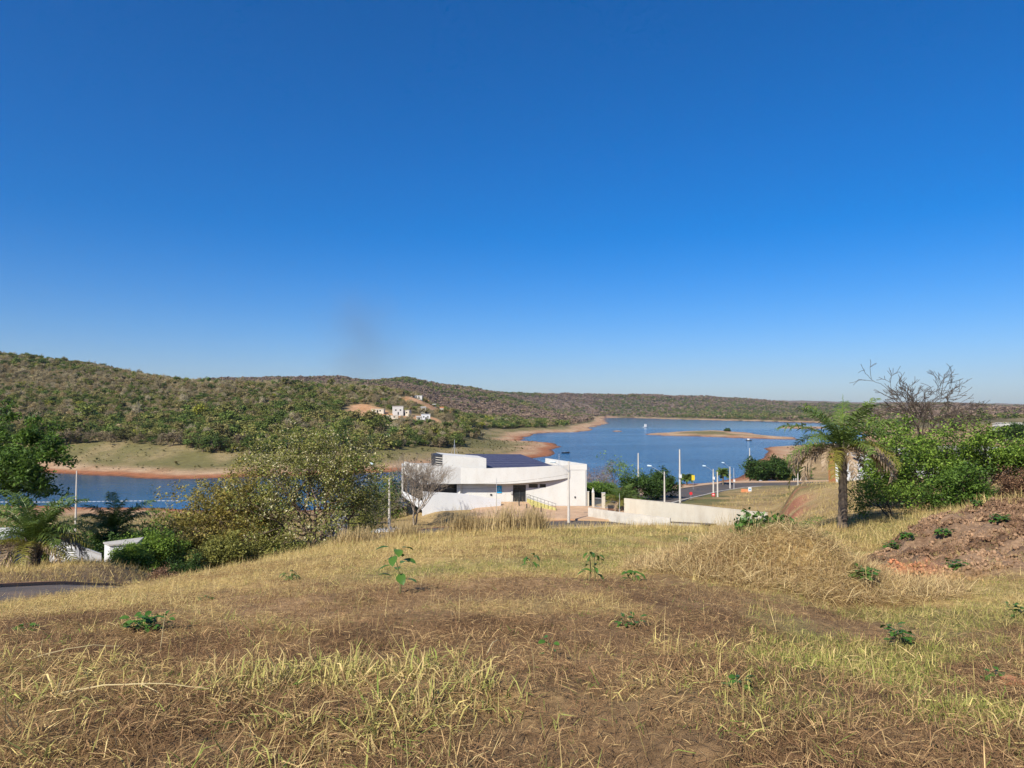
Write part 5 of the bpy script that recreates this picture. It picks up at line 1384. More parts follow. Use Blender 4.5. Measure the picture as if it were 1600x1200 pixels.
# the front row along the shore grass, tree by tree
px_all = X / Yt * FPX * CA + 800
front = []; seen = {}
for i in order:
    if px_all[i] < -10 or px_all[i] > 790: continue
    b_ = int(px_all[i] // 9)
    if b_ in seen: continue
    if sc[i] < .8: continue
    seen[b_] = 1; front.append(i)
front = front[:85]; fm = np.zeros(n, bool); fm[front] = True
rest = ~fm
scatter('woodland', 'dry olive and green woodland covering the hill across the inlet', np.column_stack([X, Yt, Z - .1])[rest], idx[rest], np.column_stack([np.zeros(n), np.zeros(n), rng.uniform(0, 6.28, n)])[rest],
        np.column_stack([sc * np.where(isg, 1.25, 1.1), sc * np.where(isg, 1.25, 1.1), sc * rng.uniform(.8, 1.1, n)])[rest], col[rest], protos)
def solid_leaf(name, c): return leafmat(name, tuple(np.array(c) * .5), tuple(np.minimum(np.array(c) * 1.35, .9)), .25, .8, spec=.1)
kinds = [('deep green', solid_leaf('shore_leaf_deep', (.075, .118, .030))), ('mid green', solid_leaf('shore_leaf_mid', (.115, .155, .042))), ('olive', solid_leaf('shore_leaf_olive', (.17, .165, .058))), ('grey brown', solid_leaf('shore_leaf_dry', (.24, .19, .12)))]
sh_pro = {}
SEGS = [(80, 'behind the left edge tree'), (124, 'left of the white pole'), (180, 'just right of the white pole'), (240, 'above the dark palm'), (300, 'above the buoy line'), (370, 'above the golden tree'), (430, 'between golden and flowering trees'),
        (500, 'behind the flowering tree'), (580, 'right of the flowering tree'), (640, 'above the grey lamp pole'), (700, 'above the dark roof opening'), (745, 'above the roof mast'), (9999, 'above the solar panels')]
for i in front:
    k = 3 if not isg[i] else int(rng.integers(0, 3)); v = int(rng.integers(0, 3))
    if (k, v) not in sh_pro:
        r2 = R_(400 + k * 7 + v); ts, tips = grow(r2, 3.0, (0, 0), .14, 2, (6, 5), (.62, .6), (.9, .8), .06, .15, .3, .8, 2, .03)
        sh_pro[(k, v)] = (ts.mesh('trunk'), clump_leaves(r2, tips, 10 if k < 3 else 7, .75, .5, 'crown'))
    wm_, cm = sh_pro[(k, v)]
    pxi = px_all[i]; wh = [w_ for lim, w_ in SEGS if pxi < lim][0]; sz_ = 'small' if sc[i] < .95 else 'taller'
    t = thing('shore_tree', '%s %s tree in the far shore front row, %s' % (sz_, kinds[k][0], wh), 'tree', (X[i], Yt[i], Z[i]), float(rng.uniform(0, 6.28)), '%s trees in the front row along the far shore' % kinds[k][0])
    t.scale = (sc[i] * 1.15,) * 3
    obj('trunk', wm_, bark, t)
    cme = cm.copy() if len(cm.materials) and cm.materials[0] != kinds[k][1] else cm
    obj('crown', cme, kinds[k][1], t)
# the farther ridges
n = 60000
Yt = np.concatenate([np.sqrt(rng.uniform(1000 ** 2, 2000 ** 2, n // 3)), np.sqrt(rng.uniform(1900 ** 2, 3900 ** 2, n - n // 3))]); tt = rng.uniform(-.5, .8, n); X = tt * Yt
d = shore(X, Yt); keep = d > 25 + .008 * Yt
X, Yt = X[keep], Yt[keep]; Z = height(X, Yt); n = len(X)
nz = fbm(X / 260, Yt / 260, 311, 4); isg = rng.uniform(0, 1, n) < np.clip(.3 + (nz - .5) * 2.4 + .3 * smooth(20, 8, Z), .05, .9)
col = np.where(isg[:, None], GREENS[rng.integers(0, 5, n)] * 1.1, np.array([(.27, .20, .155), (.24, .18, .15), (.30, .22, .165)])[rng.integers(0, 3, n)]) * rng.uniform(.7, 1.2, (n, 1))
sc = rng.uniform(.9, 1.7, n) * (1 + Yt / 6000)
scatter('far_woodland', 'grey brown woodland on the distant ridges beyond the lake', np.column_stack([X, Yt, Z - .3]), rng.integers(0, 4, n), np.column_stack([np.zeros(n), np.zeros(n), rng.uniform(0, 6.28, n)]),
        np.column_stack([sc, sc, sc * .8]), col, far_protos)
# low growth on the shore grass and the right-hand shore
n = 22000
Yt = np.sqrt(rng.uniform(270 ** 2, 620 ** 2, n)); tt = rng.uniform(-.95, .55, n); X = tt * Yt; d = shore(X, Yt)
keep = (d > 14) & (d < 75) & (fbm(X / 20, Yt / 20, 321, 3) > .47) & (rng.uniform(0, 1, n) < .45)
X, Yt = X[keep], Yt[keep]; n = len(X); Z = height(X, Yt); sc = np.exp(rng.normal(-2.3, .45, n))
scatter('shore_scrub', 'low olive scrub dotted over the shore grass', np.column_stack([X, Yt, Z]), rng.integers(0, 6, n), np.column_stack([np.zeros(n), np.zeros(n), rng.uniform(0, 6.28, n)]),
        np.column_stack([sc * 1.4, sc * 1.4, sc]), np.array([(.13, .12, .05), (.17, .14, .07), (.1, .11, .04)])[rng.integers(0, 3, n)], protos)
isb = onz(1136, 672.8, .0); x, y = isb[0], isb[1] - 60
broad_tree('shrub', 'single dark bush on the crest of the sandbar', 1136, 850, 331, 2.0, .2, L_dark, 20, 1.4, .7, kids=(7, 5, 3), trunks=2, cat='shrub', flat=.4)

# ================================================================== GRASS
G_mat, N, L = new_mat('grass_blade')
out = N.new('ShaderNodeOutputMaterial'); b = N.new('ShaderNodeBsdfDiffuse'); t_ = N.new('ShaderNodeBsdfTranslucent'); ms = N.new('ShaderNodeMixShader'); ms.inputs[0].default_value = .28
a = N.new('ShaderNodeAttribute'); a.attribute_name = 'gcol'
L.new(a.outputs['Color'], b.inputs['Color']); L.new(a.outputs['Color'], t_.inputs['Color']); L.new(b.outputs[0], ms.inputs[1]); L.new(t_.outputs[0], ms.inputs[2]); L.new(ms.outputs[0], out.inputs[0])
def blades(name, label, rng, P, lean, curl, ln, w, col, twist=.8, simple=None):
    """one mesh of tapered blades: two bent segments near by, a single pointed one where simple is set"""
    n = len(P); az = rng.uniform(0, 2 * np.pi, n); z0 = np.zeros(n)
    dr = np.column_stack([np.cos(az), np.sin(az), z0]); tw = rng.uniform(-twist, twist, n)
    sd = np.column_stack([-np.sin(az) * np.cos(tw), np.cos(az) * np.cos(tw), np.sin(tw)]) * (w * .5)[:, None]
    up_ = np.array([0, 0, 1.0]); f1 = rng.uniform(.35, .65, n)
    def along(a): return dr * np.sin(a)[:, None] + up_ * np.cos(a)[:, None]
    p1 = P + along(lean) * (ln * f1)[:, None]
    p2 = p1 + along(lean + curl) * (ln * (1 - f1))[:, None]
    if simple is None: simple = np.zeros(n, bool)
    b = ~simple; nb = int(b.sum()); ns = n - nb
    V = np.stack([P[b] - sd[b] * .8, P[b] + sd[b] * .8, p1[b] - sd[b], p1[b] + sd[b], p2[b]], 1).reshape(-1, 3)
    k = np.arange(nb)[:, None] * 5
    F = np.hstack([k, k + 1, k + 2, k + 1, k + 3, k + 2, k + 2, k + 3, k + 4]).reshape(-1, 3)
    V = np.vstack([V, np.stack([P[simple] - sd[simple], P[simple] + sd[simple], p2[simple]], 1).reshape(-1, 3)])
    F = np.vstack([F, np.arange(ns * 3).reshape(-1, 3) + nb * 5])
    me = mk_mesh(name, V, F); add_attr(me, 'gcol', np.vstack([np.repeat(col[b], 5, 0), np.repeat(col[simple], 3, 0)]), 'FLOAT_COLOR')
    return tag(obj(name, me, G_mat), label, kind='stuff')
def tuft(seed, n, h, lean, width, curl=.6, spread=.05, seg=3):
    """one grass tuft of n bent blades, as a mesh"""
    rng = R_(seed); V = []; F = []
    for k in range(n):
        a = rng.uniform(0, 2 * np.pi); ln = h * rng.uniform(.5, 1.15); th = np.clip(rng.normal(lean, .3), .02, 1.5)
        dr = np.array([math.cos(a), math.sin(a), 0.]); sd = np.array([-math.sin(a), math.cos(a), 0.])
        tw = rng.uniform(-.7, .7); sd = sd * math.cos(tw) + np.array([0, 0, 1.]) * math.sin(tw)
        p = np.array([rng.normal(0, spread), rng.normal(0, spread), -.03]); w = width * rng.uniform(.6, 1.3); base = len(V)
        for s in range(seg + 1):
            f = s / seg; ang = th + curl * f * rng.uniform(.6, 1.3); ww = w * (1 - f) ** .6
            V += [p - sd * ww * .5, p + sd * ww * .5] if s < seg else [p]
            p = p + (dr * math.sin(ang) + np.array([0, 0, math.cos(ang)])) * ln / seg
        F += [(base + 2 * s, base + 2 * s + 1, base + 2 * s + 3, base + 2 * s + 2) for s in range(seg - 1)]
        F.append((base + 2 * seg - 2, base + 2 * seg - 1, base + 2 * seg))
    return mk_mesh('tuft', V, F)
STRAW = np.array([(.55, .41, .175), (.63, .49, .23), (.44, .31, .13), (.56, .45, .17)])
BROWN = np.array([(.235, .14, .072), (.33, .21, .105), (.165, .095, .052), (.44, .305, .145)])
YELLOWG = np.array([(.54, .44, .17), (.46, .40, .14), (.60, .46, .21), (.38, .37, .115)])
TURF = np.array([(.32, .315, .085), (.42, .37, .12), (.24, .28, .065), (.48, .39, .16)])
# kinds:      litter  straw  clump  turf  stalk  stubble
K_LEN = np.array([.12, .20, .165, .085, .36, .075]); K_LEAN = np.array([1.32, .75, .75, .55, .25, .75]); K_CURL = np.array([.45, .75, .85, .6, .4, .6])
K_W = np.array([.0036, .0042, .0078, .0045, .0036, .0032]); K_SPR = np.array([.10, .06, .05, .06, .03, .07]); K_N = np.array([9, 10, 8, 12, 2, 13])
rng = R_(88)
n = 76000
q = rng.uniform(0, 1, n); pw = .66
Yt = (2.4 ** pw + q * (37 ** pw - 2.4 ** pw)) ** (1 / pw); tt = rng.uniform(-.80, .80, n); X = tt * Yt
sk, tk_ = zones(X, Yt); px = X / Yt * FPX * CA + 800; sp_k = spoil(X, Yt)
dA, _ = line_near(ROAD_A, X, Yt)
dens = np.where(sp_k > .4, np.where(Yt < 19, .22, .07), 1.0) * np.where(dA < HALF_A + .25, 0, 1)
bald = fbm(X / .7, Yt / .7, 341, 3); dens = dens * np.where((sk < .3) & (bald > .62) & (Yt < 9), .4, 1)
keep = rng.uniform(0, 1, n) < dens
X, Yt, sk, tk_, px, sp_k = X[keep], Yt[keep], sk[keep], tk_[keep], px[keep], sp_k[keep]; n = len(X)
u = rng.uniform(0, 1, n); crest = smooth(15, 21, Yt)
mnd = np.exp(-((X - MOUND[0]) / 2.2) ** 2 - ((Yt - MOUND[1]) / 1.8) ** 2) > .35
fg = (Yt < 8)
kind = np.where(u < .34, 0, 5)
is_s = rng.uniform(0, 1, n) < sk * .92
kind = np.where(is_s, np.where(fg, np.where(u < .10 + .5 * (np.exp(-(((px - 570) / 220) ** 2) - ((Yt - 4.5) / .9) ** 2) > .3), 2, np.where(u < .7, 5, 0)), np.where(u < .30 + .45 * crest, 1, np.where(u < .75, 0, 5))), kind)
is_t = rng.uniform(0, 1, n) < tk_ * .9
kind = np.where(is_t, np.where(u < .8, 3, np.where(u < .88, 2, 0)), kind)
kind = np.where(mnd & (u < .8), np.where(u < .5, 0, 1), kind)
kind = np.where(rng.uniform(0, 1, n) < .008, 4, kind)
kind = np.where(sp_k > .4, np.where(u < .5, 3, 1), kind)
ci = rng.integers(0, 4, n); pale = is_s | mnd
col = np.select([kind[:, None] == 0, kind[:, None] == 1, kind[:, None] == 2, kind[:, None] == 3, kind[:, None] == 4], [np.where(pale[:, None] & (rng.uniform(0, 1, (n, 1)) < np.where(Yt[:, None] > 7, .9, .4)), STRAW[ci], BROWN[ci] * 1.2), STRAW[ci], YELLOWG[ci], TURF[ci], STRAW[ci]], np.where(pale[:, None] & (Yt[:, None] > 7), STRAW[ci] * .9, BROWN[ci]))
col = col * rng.uniform(.75, 1.2, (n, 1))
grn = rng.uniform(0, 1, n) < .02; col[grn] = np.array([(.15, .25, .045), (.24, .30, .07)])[rng.integers(0, 2, grn.sum())]
leftband = smooth(760, 640, px) * smooth(180, 260, px) * smooth(13, 17, Yt)
hs = rng.uniform(.6, 1.3, n) * np.where(kind == 1, 1.0 + .45 * leftband * crest, 1.0) * np.where((kind == 1) & mnd, 1.25, 1)
Z = height(X, Yt)
rep = np.maximum(2, (K_N[kind] * rng.uniform(.7, 1.3, n)).astype(int)); I = np.repeat(np.arange(n), rep); m_ = len(I); kk = kind[I]
far = 1 + .05 * np.clip(Yt[I] - 6, 0, 30)
B0 = np.column_stack([X[I], Yt[I], Z[I]]) + np.column_stack([rng.normal(0, 1, m_) * K_SPR[kk] * far ** .5, rng.normal(0, 1, m_) * K_SPR[kk] * far ** .5, np.where(kk == 0, rng.uniform(0, .05, m_), -.01)])
lean = np.clip(rng.normal(K_LEAN[kk], .32), .03, 1.55); ln = K_LEN[kk] * hs[I] * rng.uniform(.5, 1.25, m_)
print('near grass blades', m_)
blades('dry_grass', 'dry straw, brown litter and short turf covering the near plot', rng, B0, lean, K_CURL[kk] * rng.uniform(-.2, 1.5, m_), ln, K_W[kk] * rng.uniform(.6, 1.4, m_) * far, np.clip(col[I] * rng.uniform(.78, 1.2, (m_, 1)), 0, .8), simple=(Yt[I] > 7.5) | (kk == 5))
# loose hay thrown on the heap
m_ = 24000; a_ = rng.uniform(0, 6.28, m_); r_ = np.sqrt(rng.uniform(0, 1, m_)) * 1.25
X = MOUND[0] + .35 + r_ * np.cos(a_) * 2.3; Yt = MOUND[1] - .15 + r_ * np.sin(a_) * 1.5; Z = height(X, Yt)
blades('hay', 'loose pale hay heaped on the mound right of the middle', rng, np.column_stack([X, Yt, Z + rng.uniform(-.02, .10, m_)]), np.clip(rng.normal(1.15, .38, m_), .1, 1.6), rng.uniform(-.2, .7, m_), rng.uniform(.12, .42, m_), rng.uniform(.003, .008, m_), np.clip(np.array([(.62, .46, .22), (.70, .55, .29), (.48, .34, .17), (.36, .24, .13)])[rng.integers(0, 4, m_)] * rng.uniform(.65, 1.2, (m_, 1)), 0, .8))
# grass farther down: banks, verges, slope to the lake
n = 26000
Yt = np.exp(rng.uniform(math.log(24), math.log(170), n)); tt = rng.uniform(-.78, .78, n); X = tt * Yt
dA, _ = line_near(ROAD_A, X, Yt); dB, _ = line_near(ROAD_B, X, Yt); pd = poly_sd(PLOT, X, Yt); px = X / Yt * FPX + 800
fc = poly_sd([(-6.5, 102.3), (13.3, 98.6), (21.0, 101.5), (14.5, 112.2), (12.2, 112.3), (-5.8, 113.3)], X, Yt)
keep = (dA > HALF_A + .5) & (dB > HALF_B + 9.5) & (pd > .6) & (fc > .5) & ~((np.abs(px - 1237) < 26) & (Yt > 52) & (Yt < 74) & (rng.uniform(0, 1, n) < .75))
X, Yt, px = X[keep], Yt[keep], px[keep]; n = len(X)
nz = fbm(X / 6, Yt / 6, 351, 4); gr = rng.uniform(0, 1, n) < smooth(.52, .66, nz) * .55
col = np.where(gr[:, None], TURF[rng.integers(0, 4, n)], STRAW[rng.integers(0, 4, n)] * .92) * rng.uniform(.72, 1.15, (n, 1))
Z = height(X, Yt); I = np.repeat(np.arange(n), 5); m_ = len(I); s_ = 1 + Yt[I] / 45
B0 = np.column_stack([X[I], Yt[I], Z[I] - .02]) + np.column_stack([rng.normal(0, .12, m_) * s_, rng.normal(0, .12, m_) * s_, np.zeros(m_)])
blades('slope_grass', 'dry grass on the verges, banks and slope below the crest', rng, B0, np.clip(rng.normal(.55, .35, m_), .02, 1.5), rng.uniform(0, 1.0, m_), np.where(gr[I], .12, .30) * rng.uniform(.5, 1.2, m_) * s_ ** .7, .013 * s_ * rng.uniform(.6, 1.4, m_), np.clip(col[I] * rng.uniform(.8, 1.2, (m_, 1)), 0, .8), simple=np.ones(m_, bool))
# crumbled clods on the bank of tipped soil
def clod(seed):
    rng = R_(seed); t_ = (1 + 5 ** .5) / 2
    V = np.array([(-1, t_, 0), (1, t_, 0), (-1, -t_, 0), (1, -t_, 0), (0, -1, t_), (0, 1, t_), (0, -1, -t_), (0, 1, -t_), (t_, 0, -1), (t_, 0, 1), (-t_, 0, -1), (-t_, 0, 1)]) / 1.9
    V = V * rng.uniform(.6, 1.15, (12, 1)) * np.array([1.2, .9, .7])
    F = np.array([(0, 11, 5), (0, 5, 1), (0, 1, 7), (0, 7, 10), (0, 10, 11), (1, 5, 9), (5, 11, 4), (11, 10, 2), (10, 7, 6), (7, 1, 8), (3, 9, 4), (3, 4, 2), (3, 2, 6), (3, 6, 8), (3, 8, 9), (4, 9, 5), (2, 4, 11), (6, 2, 10), (8, 6, 7), (9, 8, 1)])
    me = mk_mesh('clod', V, F); add_attr(me, 'tint', rng.uniform(.3, .8, 12)); return me
C_mat = leafmat('clod_earth', (.7, .68, .66), (1.2, 1.15, 1.1), .0, .95, inst=True, spec=.05)
n = 90000; Yt = rng.uniform(12.5, 32, n); X = (rng.uniform(1310, 1760, n) - 800) / FPX * Yt
keep = rng.uniform(0, 1, n) < spoil(X, Yt) * smooth(.3, .6, fbm(X / 1.2, Yt / 1.2, 361, 3)); X, Yt = X[keep], Yt[keep]; n = len(X)
sc = np.clip(np.exp(rng.normal(-3.85, .6, n)), .006, .062); Z = height(X, Yt)
gcol = ground_colour(X, Yt, Z) * rng.uniform(.75, 1.35, (n, 1))
scatter('soil_clods', 'crumbled clods on the bank of tipped reddish soil', np.column_stack([X, Yt, Z + sc * .2]), rng.integers(0, 3, n), rng.uniform(0, 6.28, (n, 3)), np.repeat(sc[:, None], 3, 1), gcol, [(clod(600 + k), C_mat) for k in range(3)])

# ================================================================== SEEDLINGS AND SMALL THINGS ON THE PLOT
plant_leaf = leafmat('seedling_leaf', (.035, .095, .016), (.115, .225, .035), .3, .4, spec=.35)
weed_leaf = leafmat('weed_leaf', (.060, .105, .022), (.160, .215, .055), .3, .5)
stem_mat = pmat('green_stem', (.16, .15, .06), .8, .25, 6.)
def leaf_shape(seed, L_, w, fold=.25, droop=.35):
    """ovate leaf along +X with a midrib fold and a bent tip"""
    rng = R_(seed); V = []; F = []; n = 6
    for i in range(n + 1):
        f = i / n; hw = w * .5 * math.sin(math.pi * min(1, f * .93 + .05)) ** .8 * (1 if f < 1 else 0)
        x_ = L_ * f * math.cos(droop * f); z_ = -L_ * f * math.sin(droop * f) * .9
        V += [(x_, -hw, z_ + hw * fold), (x_, 0, z_), (x_, hw, z_ + hw * fold)]
    for i in range(n):
        for k in (0, 1): F.append((i * 3 + k, i * 3 + k + 1, i * 3 + k + 4, i * 3 + k + 3))
    me = mk_mesh('leaf', V, F, True); add_attr(me, 'tint', np.repeat(rng.uniform(.2, .9), len(V)) + rng.uniform(-.1, .1, len(V))); return me
big_leaves = [leaf_shape(700 + k, .17, .105) for k in range(4)]
nar_leaves = [leaf_shape(710 + k, .17, .06, .3, .7) for k in range(4)]
small_leaves = [leaf_shape(720 + k, .08, .05) for k in range(4)]
def seedling(label, px, py, h, nodes, meshes, mat, seed, sc=1.0, clump=1, lean=.1, name='seedling', cat='plant', petiole=.06):
    rng = R_(seed); p = hit(px, py, 2.5, 40); t = thing(name, label, cat, p, 0)
    for c_ in range(clump):
        a0 = rng.uniform(0, 6.28); d = Vector((math.cos(a0) * lean, math.sin(a0) * lean, 1)).normalized()
        o0 = Vector((rng.normal(0, .03), rng.normal(0, .03), -.03)) * (clump > 1)
        hh = h * rng.uniform(.75, 1.05) if clump > 1 else h
        pts = [o0 + d * hh * f + Vector((.02 * math.sin(f * 5 + c_), .02 * math.cos(f * 4), 0)) for f in np.linspace(0, 1, 6)]
        mb = MB(); mb.tube(pts, list(np.linspace(.011, .004, 6) * (h / .5) ** .5), 5); mb.build('stem', stem_mat, t)
        for k in range(nodes):
            f = .22 + .78 * (k + .5) / nodes; q = o0 + d * hh * f
            for s_ in range(2 if k < nodes - 1 else 3):
                az = k * 1.9 + s_ * (math.pi if k < nodes - 1 else 2.1) + rng.normal(0, .25); el = rng.uniform(.05, .7)
                e = q + Vector((math.cos(az) * math.cos(el), math.sin(az) * math.cos(el), math.sin(el))) * petiole * sc
                lf = obj('leaf', meshes[int(rng.integers(0, 4))], mat, t); lf.location = e
                lf.rotation_euler = (rng.normal(0, .3), -el + rng.uniform(-.1, .5), az); z_ = sc * rng.uniform(.75, 1.2); lf.scale = (z_, z_, z_)
    return t
seedling('tall seedling with broad green leaves, nearest the middle left of the plot', 625, 928, .60, 6, big_leaves, plant_leaf, 1, 1.0, petiole=.1)
seedling('dark leaved seedling on the crest right of the tall seedling', 830, 893, .28, 4, nar_leaves, plant_leaf, 2, .95)
seedling('slender seedling with drooping leaf pairs and a grass tuft at its foot', 928, 908, .50, 4, nar_leaves, plant_leaf, 3, .85, 2)
seedling('low dull green seedling right of the slender one', 990, 908, .2, 3, nar_leaves, weed_leaf, 4, .9, 2, .4)
seedling('low spreading weed on the crest left of the tall seedling', 456, 906, .18, 3, nar_leaves, plant_leaf, 5, .85, 3, .6)
seedling('bright green weed patch in the brown grass at left', 234, 982, .20, 4, small_leaves, plant_leaf, 6, 1.0, 7, .9)
seedling('small green sprout above the weed patch', 324, 938, .09, 2, small_leaves, plant_leaf, 7, .9, 2, .5)
seedling('lone seedling with dark leaves in the brown litter near the centre', 861, 1034, .17, 3, small_leaves, plant_leaf, 8, .8)
seedling('pale green sprout in the dark hollow at the left edge', 47, 985, .10, 2, small_leaves, weed_leaf, 9, .9, 3, .5)
seedling('tiny sprout on the crest before the cream wall', 1079, 848, .16, 3, nar_leaves, weed_leaf, 10, 1.0, 3, .5)
seedling('small weed with two pale leaves near the middle of the plot', 985, 978, .12, 3, small_leaves, weed_leaf, 11, .9, 3, .5)
seedling('green weed tuft low on the right of the plot', 1152, 1078, .12, 3, small_leaves, weed_leaf, 12, .7, 3, .5)
seedling('dark green weed at the right, above the terracotta shard', 1412, 1010, .26, 4, small_leaves, weed_leaf, 13, 1.0, 5, .5)
seedling('dark green weed beside the terracotta shard', 1556, 1065, .14, 3, small_leaves, plant_leaf, 14, .8, 3, .5)
seedling('bright green leaves cut by the right edge of the picture', 1592, 965, .22, 3, small_leaves, weed_leaf, 15, 1.0, 4, .5)
# weeds on the soil bank
for k, (px, py, s_, lab) in enumerate(((1490, 893, .30, 'dark green weed at the foot of the soil bank'), (1472, 838, .26, 'green weed halfway up the soil bank'), (1560, 815, .26, 'green weed near the top right of the soil bank'),
        (1395, 858, .24, 'green weed trailing over the red edge of the soil bank'), (1420, 842, .22, 'green weed right of the trailing one on the red edge'), (1530, 790, .2, 'small weed on the crest of the soil bank'), (1345, 905, .22, 'green weed where the hay slope meets the soil bank'), (1290, 838, .22, 'weed at the foot of the palm'))):
    seedling(lab, px, py, s_, 4, small_leaves, weed_leaf if k % 2 else plant_leaf, 30 + k, 1.5, 7, .8)
# leafy bush on top of the hay heap
def bush(label, px, py, Y, n, rad, squash, size, mat, seed, name='bush', dz=0.0):
    rng = R_(seed); x, y = XY(px, Y); z = at(px, py, Y).z
    g = _H1(x, y); t = thing(name, label, 'shrub', (x, y, g))
    ts = TubeSet(); C = []; O = []
    for k in range(n):
        d = rng.normal(0, 1, 3); d[2] = abs(d[2]); d /= np.linalg.norm(d); d *= rad * np.array([1, 1, squash]) * rng.uniform(.6, 1.0)
        ts.add([(0, 0, -.05), d * .5 + rng.normal(0, .03, 3), d], [.009, .007, .003], 4)
        m_ = int(rng.integers(7, 14)); s_ = rng.uniform(.45, 1.05, (m_, 1)); C.append(d * s_ + rng.normal(0, .05, (m_, 3))); O.append(np.repeat(d[None] / rad, m_, 0))
    obj('stem', ts.mesh('stem'), stem_mat, t)
    C = np.vstack(C); O = np.vstack(O)
    obj('foliage', leaf_mesh('foliage', *leaves(rng, C, size, .62, .3, O, .22)), mat, t)
    return t
bush('bright leafy bush on the left of the hay heap', 1176, 838, 12.9, 80, .46, 1.05, .11, plant_leaf, 51)
bush('leafy green bush spreading over the right of the hay heap', 1220, 848, 13.0, 90, .55, .75, .10, plant_leaf, 52)
bush('dark bush in shade behind the hay heap', 1228, 822, 26, 40, .62, .7, .12, L_dark, 53)
bush('dark purplish dry clump on the verge left of the plot', 240, 895, 17.2, 130, .95, .5, .12, leafmat('purple_dry', (.05, .038, .032), (.13, .10, .06), .1), 54)
# young palm leaf arching beside the heap
x, y = XY(1242, 24); yp = thing('young_palm', 'young palm with one arching frond between heap and tall palm', 'palm tree', gz(x, y))
rng = R_(55)
for k, (az, L_, el) in enumerate(((.35, 1.5, 1.15), (.9, 1.1, 1.0), (2.7, .9, .9), (5.2, .9, .8), (-.2, 1.2, .7))):
    o = obj('frond', frond(rng, 'frond', L_, el, 1.35, 22, .3, .4, .03), L_palm, yp); o.rotation_euler = (0, 0, az)
# tall pale grass clumps standing on the crest before the building
m_, N_, L__ = None, None, None
G_tall = leafmat('tall_straw', (.30, .215, .10), (.56, .43, .22), .3, .7, spec=.1)
for k, (px, Y, h, lab) in enumerate(((722, 27.5, .75, 'pale feathery grass clump before the white ramp wall'), (784, 27.0, .95, 'tallest golden grass clump on the crest before the building'), (835, 27.8, .85, 'golden grass clump right of the tallest one'), (640, 27.5, .55, 'dry grass clump below the bare tree'),
        (560, 26.5, .55, 'dry grass clump before the thin saplings'), (1140, 13.6, .62, 'upright pale grass on the left shoulder of the hay heap'), (330, 22.5, .6, 'dry grass clump at the foot of the golden tree'))):
    rng = R_(560 + k); x, y = XY(px, Y); t = thing('grass_clump', lab, 'grass', gz(x, y))
    V = []; F = []; T = []; nv = 0
    for j in range(7):
        me = tuft(580 + k * 10 + j, 85, h * 1.25, .2, .026 if k != 5 else .010, .5, .22 if k != 5 else .12)
        co = np.empty(len(me.vertices) * 3, np.float32); me.vertices.foreach_get('co', co); co = co.reshape(-1, 3)
        co = co + np.array([rng.normal(0, .38 if k != 5 else .2), rng.normal(0, .25), 0]); co[:, 2] *= rng.uniform(.7, 1.1)
        F += [tuple(nv + i for i in p.vertices) for p in me.polygons]; nv += len(co); V.append(co)
        T.append(np.full(len(co), rng.uniform(.2, .9)) + rng.uniform(-.2, .2, len(co))); bpy.data.meshes.remove(me)
    V = np.vstack(V); me = mk_mesh('blade', V, F); add_attr(me, 'tint', np.clip(np.concatenate(T), 0, 1)); obj('blades', me, G_tall, t)
# long fallen stalks lying in the foreground
for k, (px, py, L_, az, lab) in enumerate(((95, 1093, .85, .05, 'long pale stalk lying flat across the left foreground'), (190, 1082, .45, -.5, 'bent pale stalk crossing the long one at left'), (40, 1040, .6, .5, 'yellow stalk arching at the left edge'),
        (760, 1030, .3, 1.2, 'short pale stalk leaning near the middle'), (250, 1020, .35, 1.9, 'pale broken stalk standing in the brown grass'))):
    rng = R_(640 + k); p = hit(px, py, 2.5, 20); mb = MB(); n_ = 8
    pts = [Vector((math.cos(az) * L_ * f, math.sin(az) * L_ * f, .03 + .05 * math.sin(f * 3) + rng.uniform(0, .012))) for f in np.linspace(0, 1, n_)]
    if k == 4: pts = [Vector((.03 * f, .02 * f, L_ * f)) for f in np.linspace(0, 1, n_)]
    mb.tube(pts, list(np.linspace(.0045, .002, n_)), 5)
    tag(mb.build('dry_stalk', pmat('pale_stalk_%d' % k, (.52, .42, .22), .7, .2, 8.), loc=p), lab, 'stalk')
# terracotta shard at the right edge
p = hit(1580, 1070, 2.5, 20); mb = MB(); rng = random.Random(5)
V = [(-.085, -.03, 0), (-.02, -.05, 0), (.07, -.035, 0), (.09, .01, 0), (.03, .045, 0), (-.06, .04, 0)]
mb.prism(V, -.01, [.03, .035, .03, .022, .03, .034])
tag(mb.build('terracotta_shard', pmat('terracotta', (.46, .19, .10), .85, .2, 14., .4), loc=(p.x, p.y, p.z + .02)), 'broken piece of terracotta lying at the right edge', 'shard').rotation_euler = (.15, .1, -.3)
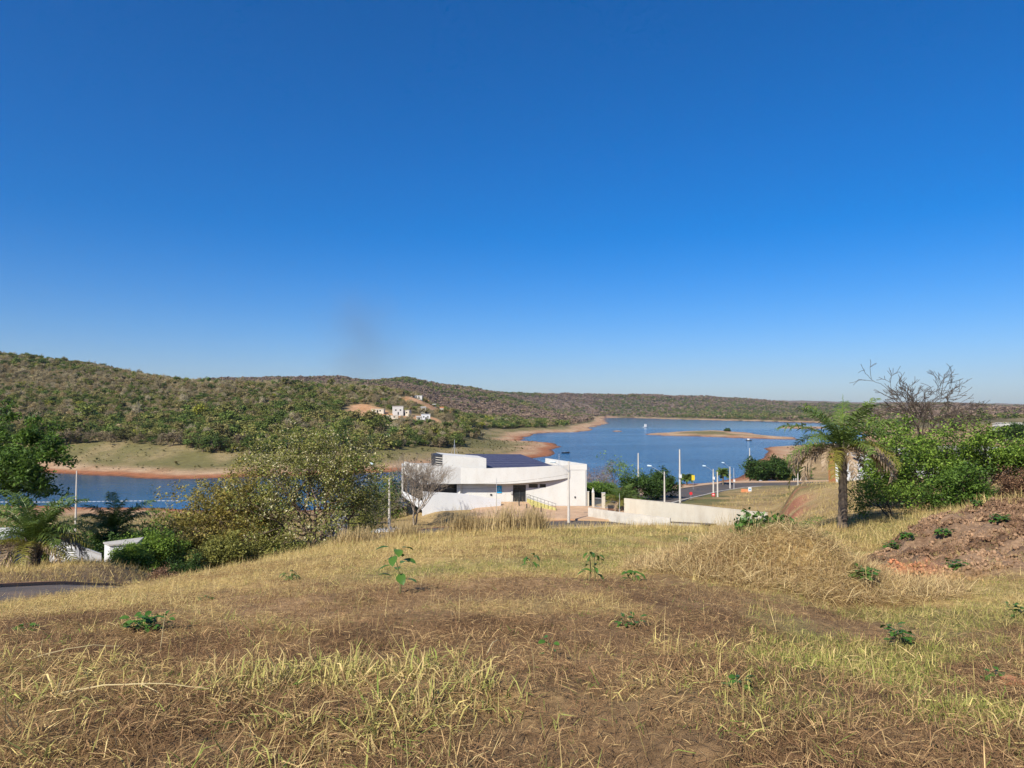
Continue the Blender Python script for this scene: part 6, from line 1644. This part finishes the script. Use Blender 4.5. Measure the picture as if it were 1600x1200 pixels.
# fallen branch under the golden tree, asphalt debris on the left street
x, y = XY(335, 33); mb = MB(); mb.tube([(-.9, 0, .1), (-.3, .1, .25), (.3, 0, .3), (1.0, -.1, .22)], [.02, .035, .03, .012], 6); mb.tube([(-.1, .05, .27), (.1, .3, .5), (.3, .4, .55)], [.02, .015, .006], 5)
tag(mb.build('fallen_branch', pale_bark, loc=gz(x, y, .2)), 'pale fallen branch lying under the golden tree', 'branch')
q = at(41, 917, 19.0); bush('small dark weed growing in the left street', 41, 915, 18.6, 16, .14, .5, .05, L_dark, 56, 'weed')

# ================================================================== SMOKE AND AIR
def vol_mat(name, col, dens, noise=None):
    m, N, L = new_mat(name); out = N.new('ShaderNodeOutputMaterial'); v = N.new('ShaderNodeVolumePrincipled')
    v.inputs['Color'].default_value = (*col, 1); v.inputs['Density'].default_value = dens; v.inputs['Anisotropy'].default_value = .2
    L.new(v.outputs[0], out.inputs['Volume'])
    if noise:
        tc = N.new('ShaderNodeTexCoord'); g = N.new('ShaderNodeTexGradient'); g.gradient_type = 'SPHERICAL'
        n1 = N.new('ShaderNodeTexNoise'); n1.inputs['Scale'].default_value = noise; n1.inputs['Detail'].default_value = 5
        L.new(tc.outputs['Object'], g.inputs[0]); L.new(tc.outputs['Object'], n1.inputs['Vector'])
        mr = N.new('ShaderNodeMapRange'); mr.inputs['From Min'].default_value = .4; mr.inputs['From Max'].default_value = .7
        L.new(n1.outputs[0], mr.inputs['Value'])
        a = N.new('ShaderNodeMath'); a.operation = 'MULTIPLY'; L.new(g.outputs[0], a.inputs[0]); L.new(mr.outputs[0], a.inputs[1])
        c = N.new('ShaderNodeMath'); c.operation = 'MULTIPLY'; c.inputs[1].default_value = dens; L.new(a.outputs[0], c.inputs[0]); L.new(c.outputs[0], v.inputs['Density'])
    return m
import bmesh
bm = bmesh.new(); bmesh.ops.create_icosphere(bm, subdivisions=3, radius=1.0); me = bpy.data.meshes.new('smoke'); bm.to_mesh(me); bm.free()
c = at(566, 535, 2600); sm = obj('smoke', me, vol_mat('smoke_air', (.44, .41, .39), .0058, 1.1)); sm.location = c; sm.scale = (225, 120, 265); sm.rotation_euler = (0, -.72, 0)
tag(sm, 'faint grey smoke drifting up from behind the ridge', kind='stuff')
mb = MB(); mb.box(-9500, 9500, -9500, 9500, -4.2, 560)
hz = mb.build('haze', vol_mat('haze_air', (.80, .91, 1.0), .00004)); tag(hz, 'thin blue air over the land', kind='stuff')
